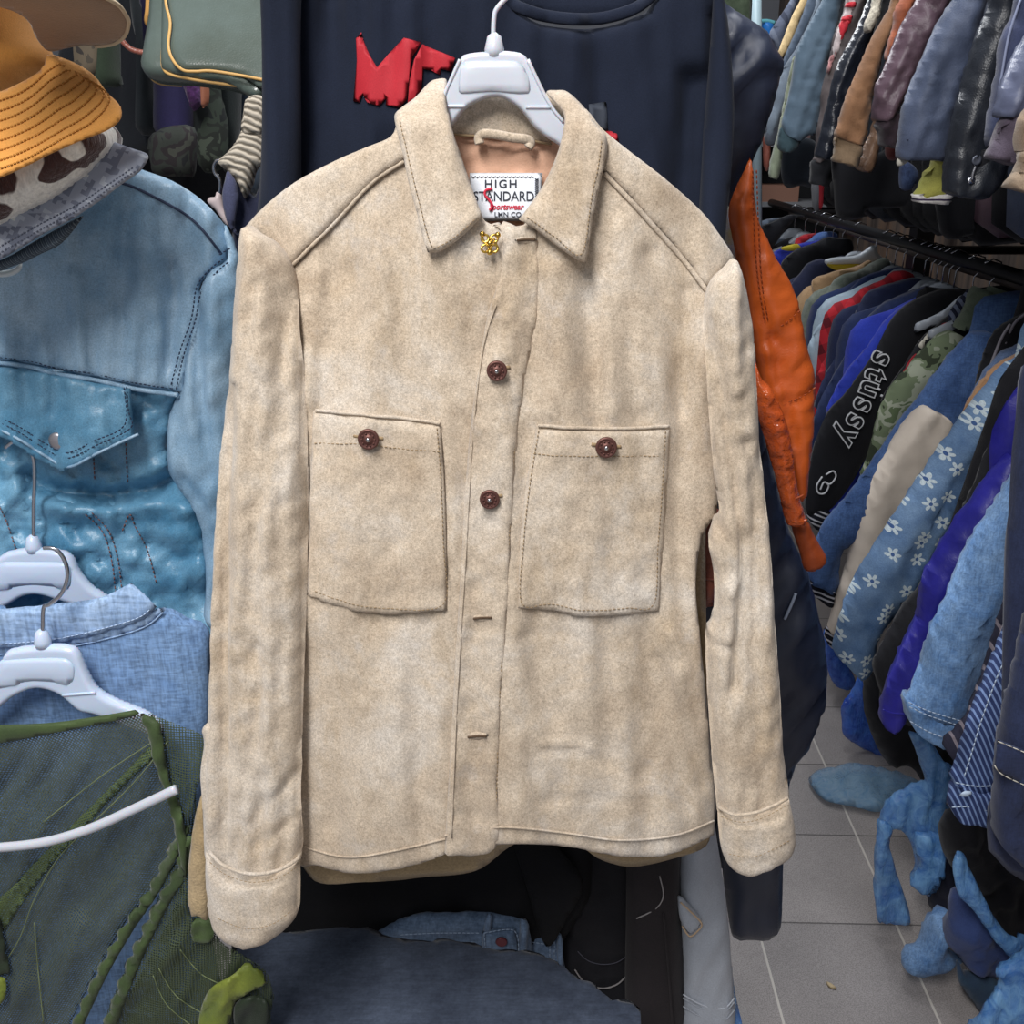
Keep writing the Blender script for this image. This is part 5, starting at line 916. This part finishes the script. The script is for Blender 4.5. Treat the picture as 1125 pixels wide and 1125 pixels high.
o = rack('yellow_vest', 'sliver of a yellow vest on a pale grey hanger', 'vest', 3.27, 'lower', YLW, [(950, 290), (938, 297), (924, 298), (912, 294), (909, 288), (930, 288)], th=.012, w=4, body=False)
rack_body(o, 3.29, LZ-.05, BLACKC, .6, 5)
h = thing('clothes_hanger', 'pale grey hanger whose arm shows above the yellow vest', 'hanger', tuple(W(960, 275, 3.27)))
puff('hanger_body', [(906, 286), (915, 283), (937, 281), (947, 277), (957, 270), (964, 271), (966, 280), (985, 292), (980, 296), (962, 288), (950, 290), (935, 290), (910, 291)], 3.25, flat('bright_grey_plastic', (196, 204, 212), .3), h, .01, w=3, step=3)
ptube('hook', [(962, 272), (964, 262), (966, 254)], 3.25, .003, STEEL, h)
LOW = [
 ('navy_jacket', 'deep navy jacket left of the tan vest', 'jacket', 3.38, ((42, 48, 78), (32, 38, 64)), [(930, 282), (910, 286), (902, 285), (888, 290), (878, 302), (869, 314), (872, 330), (878, 348), (880, 366), (890, 350), (898, 320), (912, 302), (930, 298)]),
 ('black_jacket', 'black jacket with a high collar further along the lower rail', 'jacket', 3.56, ((24, 25, 32), (18, 19, 25)), [(934, 264), (921, 262), (910, 261), (898, 267), (879, 273), (866, 281), (858, 292), (864, 306), (872, 314), (888, 296), (906, 284), (934, 280)]),
 ('sports_shirt', 'cobalt blue shirt with yellow shoulder near the far end of the lower rail', 'shirt', 3.68, ((44, 60, 180), (36, 48, 150)), [(910, 264), (880, 268), (857, 274), (850, 280), (856, 294), (864, 298), (874, 284), (910, 276)]),
 ('blue_shirt', 'light blue collar further along the lower rail', 'shirt', 3.80, ((112, 146, 200), (52, 86, 160)), [(918, 256), (905, 255), (896, 258), (886, 266), (876, 272), (900, 268), (918, 266)]),
 ('red_shirt', 'small red collar among dark garments near the far end', 'shirt', 3.92, ((196, 44, 56), (176, 36, 48)), [(898, 257), (884, 258), (876, 262), (873, 268), (882, 270), (892, 263)]),
 ('black_coat', 'black coat near the far end of the lower rail', 'coat', 4.08, ((30, 32, 40), (22, 24, 30)), [(900, 240), (878, 238), (868, 246), (856, 260), (846, 272), (838, 262), (836, 250), (850, 244), (870, 236)]),
 ('grey_coat', 'grey-blue coat, farthest on the lower rail', 'coat', 4.25, ((110, 122, 140), (70, 78, 92)), [(880, 238), (860, 240), (846, 250), (838, 260), (832, 262), (832, 246), (850, 240)])]
for nm, lb, ct, Y, cc, sl in LOW:
    o = rack(nm, lb, ct, Y, 'lower', DK(nm+'_far_cloth', *cc, 12), sl, th=.025, w=8, hang=GREYP)
    if nm == 'sports_shirt': puff('yellow_shoulder', [(857, 273), (864, 270), (876, 268), (880, 274), (866, 276)], Y-.05, YLW, o, .006, w=3, step=3)
# hangers whose garments sit lower, along the rail
for Y, lb in ((2.36, 'second'), (2.45, 'third'), (2.56, 'fourth'), (2.64, 'fifth'), (2.72, 'sixth')):
    side_hanger(Y, LZ, GREYP, 'pale grey hanger, %s from the right among those seen on the lower rail' % lb, 'hangers on the lower right rail')
# ---- upper tier
UP = [
 ('bomber_jacket', 'beige ribbed jacket at the far right edge of the upper rail', 'jacket', 1.40, DK('beige_knit', (150, 128, 106), (130, 110, 90)), [(1150, 100), (1125, 124), (1120, 134), (1118, 163), (1120, 166), (1150, 170)], [('cuff', [(1120, 164), (1116, 184), (1104, 203), (1125, 211), (1150, 214), (1150, 168)], DK('beige_rib', (158, 138, 116), (140, 120, 100)), .006)]),
 ('satin_bomber', 'slate satin bomber jacket with ribbed cuff near the right edge', 'jacket', 1.50, leather('slate_satin', (98, 104, 128), (78, 84, 108), 7, .32, 900, .0005, 18, .5, .5), [(1150, 0), (1125, 44), (1116, 57), (1103, 88), (1096, 112), (1094, 124), (1099, 129), (1116, 129), (1150, 122)], [('cuff', [(1099, 131), (1092, 152), (1083, 171), (1100, 177), (1116, 181), (1120, 150), (1120, 132)], DK('plum_rib', (88, 78, 92), (72, 64, 78)), .004)]),
 ('navy_raincoat', 'navy jacket with pale piping behind the satin bomber', 'jacket', 1.58, DK('navy_gabardine', (56, 64, 96), (40, 46, 72)), [(1160, -60), (1122, -20), (1112, 20), (1103, 40), (1096, 80), (1090, 110), (1084, 150), (1100, 160), (1120, 100), (1160, 40)], []),
 ('leather_jacket', 'black leather jacket with a zipped cuff and embossed patch', 'jacket', 1.68, leather('black_leather', (38, 42, 50), (26, 29, 35), 8, .38, 300, .0008, 16, .7, .5), [(1150, -80), (1095, -60), (1087, 0), (1079, 24), (1072, 44), (1060, 87), (1050, 120), (1043, 150), (1041, 162), (1038, 178), (1037, 202), (1040, 211), (1068, 219), (1086, 214), (1100, 200), (1103, 178), (1086, 165), (1092, 110), (1100, 60), (1130, 0)], []),
 ('waxed_jacket', 'slate blue cotton jacket with a puckered outer seam', 'jacket', 1.80, DK('slate_waxed', (82, 92, 116), (66, 76, 98), 9, 500, .1, .0006, .55, .1, 40, 1), [(1080, -80), (1060, -50), (1046, 0), (1038, 13), (1024, 36), (1015, 57), (1002, 91), (994, 113), (990, 133), (988, 150), (988, 173), (1005, 176), (1022, 175), (1036, 176), (1042, 153), (1052, 115), (1060, 92), (1068, 66), (1076, 27), (1082, 0)], []),
 ('rugby_shirt', 'yellow-green shirt with a white striped cuff', 'shirt', 1.86, DK('yellow_green', (172, 168, 84), (150, 150, 70)), [(1032, 100), (1024, 176), (1015, 190), (1008, 204), (1003, 214), (1008, 217), (1040, 216), (1040, 190), (1050, 120)], [('cuff', [(1002, 214), (1004, 221), (1012, 222), (1039, 223), (1040, 210), (1018, 211)], stripes('white_navy_cuff', (214, 210, 206), [(60, 48, 76)], 95, 0, .8, 2, .3), .005)]),
 ('leather_bomber', 'plum-brown leather jacket with dark knitted cuff', 'jacket', 1.95, leather('plum_leather', (98, 78, 88), (80, 62, 72), 8, .4, 300, .0007, 22, .7, .4), [(1050, -80), (1020, -40), (1006, 0), (997, 16), (988, 31), (981, 50), (975, 66), (968, 82), (963, 93), (960, 113), (960, 128), (965, 133), (980, 132), (992, 114), (1004, 88), (1015, 60), (1027, 31), (1042, 0)], [('cuff', [(963, 133), (966, 146), (969, 160), (980, 162), (988, 160), (990, 126)], DK('wine_rib', (50, 38, 46), (42, 32, 40)), .0)]),
 ('rust_jacket', 'rust-orange jacket sleeve peeking between brown leather jackets', 'jacket', 2.03, DK('rust_suede', (164, 92, 62), (144, 76, 50)), [(1020, -60), (1000, -20), (988, 0), (983, 13), (982, 27), (976, 46), (973, 64), (980, 62), (988, 40), (1005, 10)], []),
 ('suede_bomber', 'brown suede bomber jacket with tan ribbed cuff', 'jacket', 2.12, DK('brown_suede', (142, 104, 74), (124, 88, 62), 12, 500, .08, .001), [(1000, -60), (985, -20), (978, 8), (970, 22), (955, 47), (943, 75), (930, 104), (921, 133), (917, 147), (924, 153), (945, 160), (950, 150), (954, 122), (963, 87), (971, 53), (984, 15)], [('cuff', [(918, 149), (917, 164), (915, 176), (929, 180), (942, 183), (946, 161), (932, 154)], DK('tan_rib', (134, 112, 88), (118, 98, 76)), .0)]),
 ('leather_jacket', 'tan leather sleeve end between the suede bomber and the plum leather', 'jacket', 2.2, leather('tan_nappa', (150, 118, 94), (118, 90, 70), 14, .34, 300, .0008, 30, .7, .5), [(985, -40), (975, 60), (959, 134), (949, 159), (942, 172), (938, 178), (944, 186), (958, 188), (965, 162), (972, 130), (990, 40)], []),
 ('shearling_jacket', 'dark jacket with a cream fleece collar hanging down', 'jacket', 2.26, BLACKC, [(990, -60), (975, -20), (962, 30), (950, 60), (940, 90), (948, 90), (966, 50), (985, 0)], [('fleece_collar', [(958, -30), (957, 0), (953, 13), (948, 28), (950, 35), (955, 35), (962, 21), (966, 0), (968, -30)], DK('cream_fleece', (216, 208, 190), (196, 186, 168), 40, 200, .2, .003), .012)]),
 ('leather_jacket', 'glossy black leather jacket left of the brown suede bomber', 'jacket', 2.34, leather('gloss_black', (34, 38, 48), (24, 27, 36), 8, .25, 300, .0009, 20, .8, .6), [(985, -60), (962, -20), (953, 0), (943, 26), (932, 48), (922, 66), (915, 88), (910, 110), (905, 132), (898, 160), (897, 172), (918, 173), (922, 140), (938, 92), (956, 44), (975, 0)], []),
 ('striped_jacket', 'brown jacket with red and white bands down the sleeve', 'jacket', 2.46, leather('dusty_brown', (104, 96, 96), (78, 70, 70), 14, .5, 300, .0007, 30, .7, .3), [(960, -60), (938, -30), (929, 0), (928, 8), (923, 23), (917, 38), (913, 57), (909, 77), (903, 101), (902, 120), (897, 142), (896, 166), (894, 177), (906, 178), (915, 160), (924, 110), (934, 66), (950, 0)],
   [('cuff', [(893, 176), (891, 190), (890, 201), (900, 203), (911, 203), (915, 178)], BLACKC, .0), ('white_panel', [(930, -30), (940, -28), (937, 8), (932, 20), (926, 34), (921, 56), (914, 64), (914, 52), (919, 34), (924, 20), (928, 6)], DK('off_white', (206, 192, 190), (190, 176, 176)), .010), ('red_band', [(928, 4), (937, 5), (936, 9), (928, 9)], RED, .016), ('red_band', [(924, 19), (932, 20), (931, 24), (923, 23)], RED, .016), ('red_band', [(922, 24), (931, 26), (923, 44), (917, 60), (914, 58), (919, 42)], RED, .016), ('pink_trim', [(911, 62), (916, 62), (913, 72), (909, 82), (908, 74)], DK('pink_trim', (206, 150, 150), (190, 130, 130)), .008)]),
 ('blue_grey_jacket', 'large blue-grey jacket sleeve fading to teal at the cuff', 'jacket', 2.62, DK('blue_grey_twill', (96, 116, 134), (78, 98, 114), 8, 600, .06, .0005, .7), [(940, -60), (915, -30), (903, 0), (894, 17), (883, 38), (874, 62), (869, 93), (862, 122), (859, 134), (862, 147), (871, 153), (878, 155), (888, 148), (895, 146), (902, 113), (909, 75), (915, 40), (925, 0)], [('cuff', [(858, 140), (855, 160), (866, 168), (877, 160), (880, 150), (870, 152), (862, 147)], DK('teal_rib', (62, 84, 92), (50, 70, 78)), -.004)]),
 ('sage_jacket', 'pale sage green sleeve hanging behind the blue-grey cuff', 'jacket', 2.72, DK('sage_nylon', (146, 154, 132), (128, 138, 116)), [(872, 60), (862, 110), (856, 140), (850, 164), (846, 180), (845, 193), (850, 196), (855, 195), (859, 170), (866, 130)], []),
 ('grey_jacket', 'pale slate jacket at the left of the large blue-grey one', 'jacket', 2.80, DK('pale_slate', (124, 136, 150), (100, 112, 126), 14), [(915, -60), (903, -20), (893, 14), (884, 34), (874, 54), (864, 70), (857, 82), (852, 98), (849, 110), (842, 132), (841, 150), (848, 156), (856, 140), (868, 100), (880, 50), (900, 10)], [('cuff', [(842, 136), (840, 152), (845, 160), (852, 156), (855, 142)], DK('mid_slate', (92, 98, 110), (76, 82, 94), 30), .002)]),
 ('slate_jacket', 'dark slate jacket between the cream and the pale slate sleeves', 'jacket', 2.92, DK('dark_slate', (84, 98, 116), (66, 78, 96)), [(915, -60), (895, -20), (887, 0), (878, 26), (870, 44), (862, 62), (858, 76), (866, 72), (876, 54), (890, 24), (902, 0)], []),
 ('cream_jacket', 'cream-yellow sleeve near the left end of the upper rail', 'jacket', 3.02, DK('cream_cotton', (226, 198, 148), (214, 186, 136)), [(900, -60), (885, -20), (879, 0), (870, 17), (862, 38), (855, 57), (858, 63), (864, 56), (872, 40), (880, 18), (890, -4)], []),
 ('slate_coat', 'two-tone slate coat at the left end of the upper rail', 'coat', 3.14, stripes('slate_tones', (92, 100, 120), [(66, 72, 90), (110, 118, 136)], 14, 24), [(890, -60), (876, -20), (868, 0), (856, 20), (845, 38), (850, 48), (856, 58), (864, 36), (874, 8), (886, -20)], [])]
for nm, lb, ct, Y, mt, sl, ex in UP:
    st = 4 if Y > 1.9 else 6
    if Y < 1.97:   # the nearest ones hang almost wholly outside the frame
        o = rack(nm, lb, ct, Y, 'upper', mt, sl, th=.032, w=14, body=True, extra=[(e[0], e[1], e[2], e[3], .028) for e in ex], step=st, bmat=BLACKC if nm in ('rugby_shirt', 'bomber_jacket') else mt, hang=None, drop=.72)
    else: o = rack(nm, lb, ct, Y, 'upper', mt, sl, th=.028, w=12, extra=[(e[0], e[1], e[2], e[3], .024) for e in ex], step=st, bmat=BLACKC if nm not in ('blue_grey_jacket',) else DK('deep_teal', (40, 48, 58), (30, 36, 44)), drop=.74)
    if 'zipped' in lb:
        ptube('zip', [(1063, 182), (1060, 190), (1059, 197)], Y-.012, .003, STEEL, o, off=.031)
        puff('zip_pull', [(1054, 194), (1062, 194), (1063, 199), (1060, 202), (1053, 201)], Y-.012, STEEL, o, .003, w=2, step=3, lift=.031)
        puff('embossed_patch', [(1066, 164, 1), (1081, 164, 1), (1080, 186, 1), (1065, 185, 1)], Y-.012, BLACKC, o, .004, w=2, step=4, lift=.028)
        lathe('patch_badge', [(.007, 0), (.0075, .001), (.005, .0016), (.003, .0008), (.0001, .001)], W(1073, 176, Y-.046), flat('gunmetal', (96, 100, 112), .4, .6), o)
    if 'waxed' in nm:
        stitches('stitching', [[(1066, 20), (1062, 50), (1054, 85), (1044, 125), (1036, 170)], [(1070, 20), (1066, 50), (1058, 85), (1048, 125), (1040, 165)], [(990, 153), (1010, 156), (1040, 153)]], Y-.012, flat('dark_slate_thread', (50, 56, 76), .8), o, .026, .0012, 4, 2)
        puff('lining_tip', [(987, 173), (999, 174), (996, 179), (988, 183), (985, 180)], Y, flat('ivory', (200, 196, 184), .7), o, .006, w=3, step=3)
    if 'raincoat' in nm:
        ptube('piping', [(1116, 0), (1103, 40), (1095, 85), (1090, 110)], Y-.012, .0018, flat('ice_piping', (140, 148, 176), .6), o, off=.016)
# dark garments hanging behind the cuffs of the upper tier
for i, (lb, p, Y, mt) in enumerate([
  ('dark jacket hem behind the black leather cuff', [(1030, 176), (1070, 170), (1130, 165), (1150, 180), (1150, 240), (1100, 244), (1072, 241), (1068, 257), (1034, 257)], 1.98, BLACKC),
  ('dark jacket hem below the suede bomber cuff', [(918, 150), (960, 170), (990, 150), (1004, 180), (1006, 215), (1000, 226), (975, 229), (952, 230), (946, 240), (922, 240), (916, 214)], 2.36, BLACKC),
  ('blue-black jacket hem below the teal cuff', [(860, 150), (880, 150), (898, 160), (900, 205), (880, 204), (864, 206), (858, 190)], 2.82, DK('blue_black', (34, 42, 52), (26, 32, 42))),
  ('dark denim scrap beside the waxed jacket cuff', [(990, 178), (1004, 182), (1008, 196), (1000, 208), (988, 206)], 1.95, denim('scrap_denim', (36, 48, 80), (66, 84, 120), 40)),
  ('red tie-like strip hanging below the black cuff', [(898, 186), (907, 186), (905, 212), (903, 228), (900, 229), (900, 206)], 2.56, RED),
  ('grey cloth tag beside the red strip', [(892, 190), (900, 190), (901, 228), (892, 227)], 2.64, DK('tag_grey', (110, 112, 118), (100, 102, 108))),
  ('tan bag strap end at the left end of the upper rail', [(838, 130), (846, 132), (846, 182), (839, 182)], 3.0, BRL),
  ('reddish cuff below the wine rib', [(973, 150), (988, 150), (988, 173), (974, 174)], 2.05, DK('brick_rib', (110, 50, 46), (94, 42, 40)))]):
    o = puff('garment_hem', p, Y, mt, None, .022, w=6, step=6, folds=[(.006, 10, 60, 4, i)]); tag(o, lb, 'garment', 'dark hems below the upper rail')
# far end of the aisle
o = thing('shelf_unit', 'grey shelf unit with brown boxes at the far end of the aisle', 'shelf', (.9, 4.95, 0))
for z in (1.02, 1.30, 1.55, float(W(843, 46, 4.88)[2])-.02): box('shelf_board', (.55, 4.75, z), (1.4, 5.05, z+.02), flat('grey_board', (120, 122, 126), .6), o)
box('side_panel', (.53, 4.75, 0), (.55, 5.05, 2.05), flat('pale_board', (150, 156, 164), .5), o); box('back_panel', (.55, 5.05, 0), (1.4, 5.07, 2.0), flat('dark_board', (34, 36, 40), .7), o)
for i, (x, z) in enumerate(((.72, 1.32), (.95, 1.32), (.75, 1.04), (1.12, 1.57))):
    b = box('storage_box', (x, 4.78, z), (x+.18, 4.98, z+.05+.02*i), flat('kraft_%d' % i, (150-14*i, 108-8*i, 84), .7)); tag(b, ('brown box left on the middle far shelf', 'brown box right on the middle far shelf', 'brown box on the lower far shelf', 'dark kraft box on the top far shelf')[i], 'box')
o = thing('green_coat', 'green-grey coat hanging at the far end above the nylon jacket', 'coat', tuple(W(806, 120, 3.6)))
puff('body', [(780, -90), (826, -90), (826, 30), (824, 200), (784, 200)], 3.6, DK('moss', (92, 106, 84), (66, 80, 62), 24), o, .04, w=14, step=8, folds=[(.03, 8, 120, 0, 4)])
o = thing('blue_tub', 'bright blue plastic tub at the far end of the aisle', 'tub', tuple(W(843, 40, 4.4)))
puff('tub_wall', [(834, 24), (850, 25), (848, 44), (838, 46)], 4.88, flat('blue_tub_plastic', (46, 128, 214), .35), o, .06, w=6, step=4)
ptube('rim', [(832, 24), (842, 23), (851, 25)], 4.83, .008, flat('teal_rim', (110, 190, 200), .4), o)
o = tubes('support_pole', [[tuple(W(831, -80, 4.0)), tuple(W(832, 300, 4.0))]], .018, flat('pale_blue_pole', (176, 200, 208), .4)); tag(o, 'pale blue pole at the far end of the aisle', 'pole')
# ================================================================== floor level: bags and dropped clothes
def bagmat(name, c, c2, a=.72):
    m = M(name, .13); n = m.noise(26, 5, .7, dist=1.2); m.col(m.ramp(n, [(.3, c), (.62, c2)])); m.set(Specular_IOR_Level=.9, Alpha=a)
    m.bump(m.math('ADD', m.math('MULTIPLY', n, .5), m.math('MULTIPLY', m.noise(110, 4, .7, m.map((0, 20, 0), (1, 1, .16))), 1.4)), .004, .9); return m.m
BG1 = bagmat('blue_film', (44, 112, 196), (128, 184, 236), .74); BG2 = bagmat('deep_blue_film', (26, 74, 196), (74, 134, 238), .85); BG3 = bagmat('pale_blue_film', (96, 156, 206), (160, 200, 228), .5)
BAGF = [(.014, 14, 80, 8, 3), (.007, 8, 50, -14, 8, 'r'), (.002, 5, 30, 24, 9)]
def bag(lb, pts, Y, mt, extra=(), mp=None, th=.016, folds=BAGF, w=9):
    o = thing('plastic_bag', lb, 'plastic bag', tuple((W if mp is None else G)(pts[0][0], pts[0][1], Y)))
    puff('film', pts, Y, mt, o, th, w=w, step=5, folds=folds, mp=mp)
    for nm, p, dy in extra: puff(nm, p, Y-dy, mt, o, .012, w=8, step=5, folds=BAGF)
    return o
bag('deep blue plastic bag standing farthest along the aisle side', [(943, 745), (936, 760), (925, 772), (924, 790), (925, 804), (936, 814), (948, 822), (962, 829), (976, 834), (975, 820), (966, 796), (957, 772), (950, 752)], 2.46, BG2)
bag('deep blue bag corner below the varsity jacket hem', [(905, 690), (915, 706), (926, 722), (938, 742), (940, 756), (926, 758), (914, 748), (906, 722)], 2.75, BG2)
bag('pale translucent blue bag lying flat on the tiles', [(888, 856), (896, 850), (907, 846), (925, 841), (944, 841), (962, 843), (979, 848), (1000, 855), (1014, 862), (1000, 872), (985, 878), (966, 892), (945, 888), (925, 884), (908, 880), (896, 870)], .015, BG3, mp='floor', th=.02, folds=[(.014, 9, 40, 80, 3), (.008, 6, 30, 60, 4, 'r')], w=14)
bag('crumpled blue plastic bag with two hanging handles', [(999, 803), (1004, 820), (1010, 838), (1014, 855), (1000, 863), (985, 870), (974, 880), (968, 892), (964, 912), (985, 908), (1000, 925), (1006, 950), (1002, 968), (1012, 980), (1022, 982), (1030, 968), (1038, 948), (1043, 922), (1052, 905), (1062, 893), (1040, 884), (1050, 850), (1034, 832), (1019, 809)], 1.76, BG1,
    [('handle', [(966, 900), (962, 919), (959, 938), (959, 960), (960, 985), (963, 1008), (970, 1013), (984, 1014), (996, 1013), (998, 1002), (994, 985), (988, 966), (981, 944), (976, 926), (980, 908)], .02), ('handle', [(1008, 915), (1006, 935), (1010, 950), (1003, 965), (1001, 974), (1014, 981), (1022, 980), (1032, 960), (1040, 940), (1038, 918)], .03)])
bag('long twisted strip of blue bag over the dropped navy cloth', [(1050, 938), (1046, 952), (1048, 970), (1054, 985), (1064, 994), (1077, 1011), (1090, 1030), (1102, 1044), (1112, 1054), (1120, 1046), (1140, 1040), (1140, 1030), (1112, 1028), (1100, 1018), (1088, 1000), (1078, 980), (1066, 955), (1060, 940)], 1.50, BG1, th=.012, w=8)
bag('big blue bag filling the bottom right corner', [(1150, 1030), (1125, 1044), (1110, 1056), (1096, 1062), (1093, 1070), (1100, 1076), (1098, 1086), (1088, 1096), (1076, 1110), (1066, 1130), (1060, 1160), (1150, 1170)], 1.44, BG1)
bag('thin upright corner of blue bag beside the grey sweatpants', [(803, 1058), (805, 1075), (808, 1092), (812, 1110), (816, 1128), (818, 1160), (798, 1160), (800, 1100)], 1.15, BG1, th=.01, w=5)
bag('pale blue bag corner below the striped knit', [(1088, 880), (1110, 892), (1112, 905), (1096, 908)], 1.52, BG3, th=.01, w=5)
def heap(lb, nm, pts, Y, mt, fold=.014, th=.04, w=20, label=None):
    o = thing(nm, lb, 'clothing', tuple(W(pts[0][0], pts[0][1], Y))); puff('cloth', pts, Y, mt, o, th, w=w, step=6, folds=[(fold, 14, 26, 40, len(lb)), (fold*.6, 8, 14, -20, 3)]); return o
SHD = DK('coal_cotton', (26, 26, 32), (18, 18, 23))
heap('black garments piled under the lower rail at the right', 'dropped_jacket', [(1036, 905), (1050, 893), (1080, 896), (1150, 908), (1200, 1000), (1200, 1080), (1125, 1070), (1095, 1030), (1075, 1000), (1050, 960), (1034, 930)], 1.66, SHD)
heap('black cloth added as the dark shadow under the stonewashed denim cuff', 'shadow_filler', [(962, 740), (1000, 780), (1060, 800), (1070, 850), (1058, 885), (1020, 868), (1000, 840), (975, 838), (955, 800), (948, 760)], 2.18, SHD)  # black cloth added to stand for the shadow under the rack
heap('dark navy cloth beside the hanging bag handles', 'dropped_shirt', [(1026, 958), (1022, 978), (1020, 994), (1034, 1003), (1050, 1000), (1060, 975), (1050, 950), (1036, 944)], 1.79, DK('ink_cloth', (34, 38, 58), (24, 27, 44)))
heap('crumpled light denim cuff on the tiles', 'dropped_jeans', [(1024, 1004), (1034, 1000), (1044, 1002), (1046, 1020), (1040, 1036), (1046, 1048), (1058, 1054), (1050, 1060), (1036, 1064), (1014, 1068), (998, 1066), (990, 1057), (996, 1045), (1008, 1038), (1014, 1026), (1018, 1014)], 1.62, LDEN, .010, .035, 16)
heap('blue-navy sweatshirt dropped on the tiles', 'dropped_sweatshirt', [(1049, 986), (1042, 1002), (1037, 1018), (1040, 1036), (1050, 1044), (1056, 1054), (1067, 1065), (1085, 1069), (1100, 1062), (1112, 1050), (1105, 1030), (1088, 1006), (1072, 990), (1058, 982)], 1.58, DK('blue_navy_fleece', (54, 72, 122), (42, 56, 98), 14), .018, .045, 22)
heap('teal translucent sheet below the dropped sweatshirt', 'dropped_scarf', [(1052, 1056), (1062, 1068), (1085, 1072), (1100, 1080), (1090, 1096), (1078, 1110), (1066, 1096), (1052, 1076)], 1.56, DK('teal_cloth', (50, 72, 90), (40, 56, 84), 20), .01, .02, 10)
heap('worn denim edge sticking out at the right border', 'folded_jeans', [(1150, 900), (1122, 906), (1110, 914), (1114, 924), (1126, 926), (1150, 930)], 1.24, LDEN, .004, .02, 8)
heap('dark olive trouser edge under the worn denim edge', 'folded_trousers', [(1150, 924), (1120, 924), (1112, 938), (1108, 950), (1125, 955), (1150, 958)], 1.30, DK('dark_olive_twill', (56, 54, 52), (40, 39, 38)), .004, .02, 8)
o = thing('paper_scrap', 'tiny beige paper scrap lying on a floor tile', 'litter', tuple(G(913, 1083, 0)))
puff('scrap', [(908, 1079), (912, 1080), (919, 1085), (917, 1087), (910, 1084)], .002, flat('beige_paper', (196, 176, 140), .8), o, .004, mp='floor', w=2, step=2)
# rails the front row hangs from, above the frame
o = thing('clothes_rail', 'steel rail above the frame that the suede jacket hangs from', 'rail', (.1, 1.0, 1.86))
tubes('rail_pipe', [[(-.75, .968, 1.795), (.55, .968, 1.795)]], .011, STEEL, o, 12)
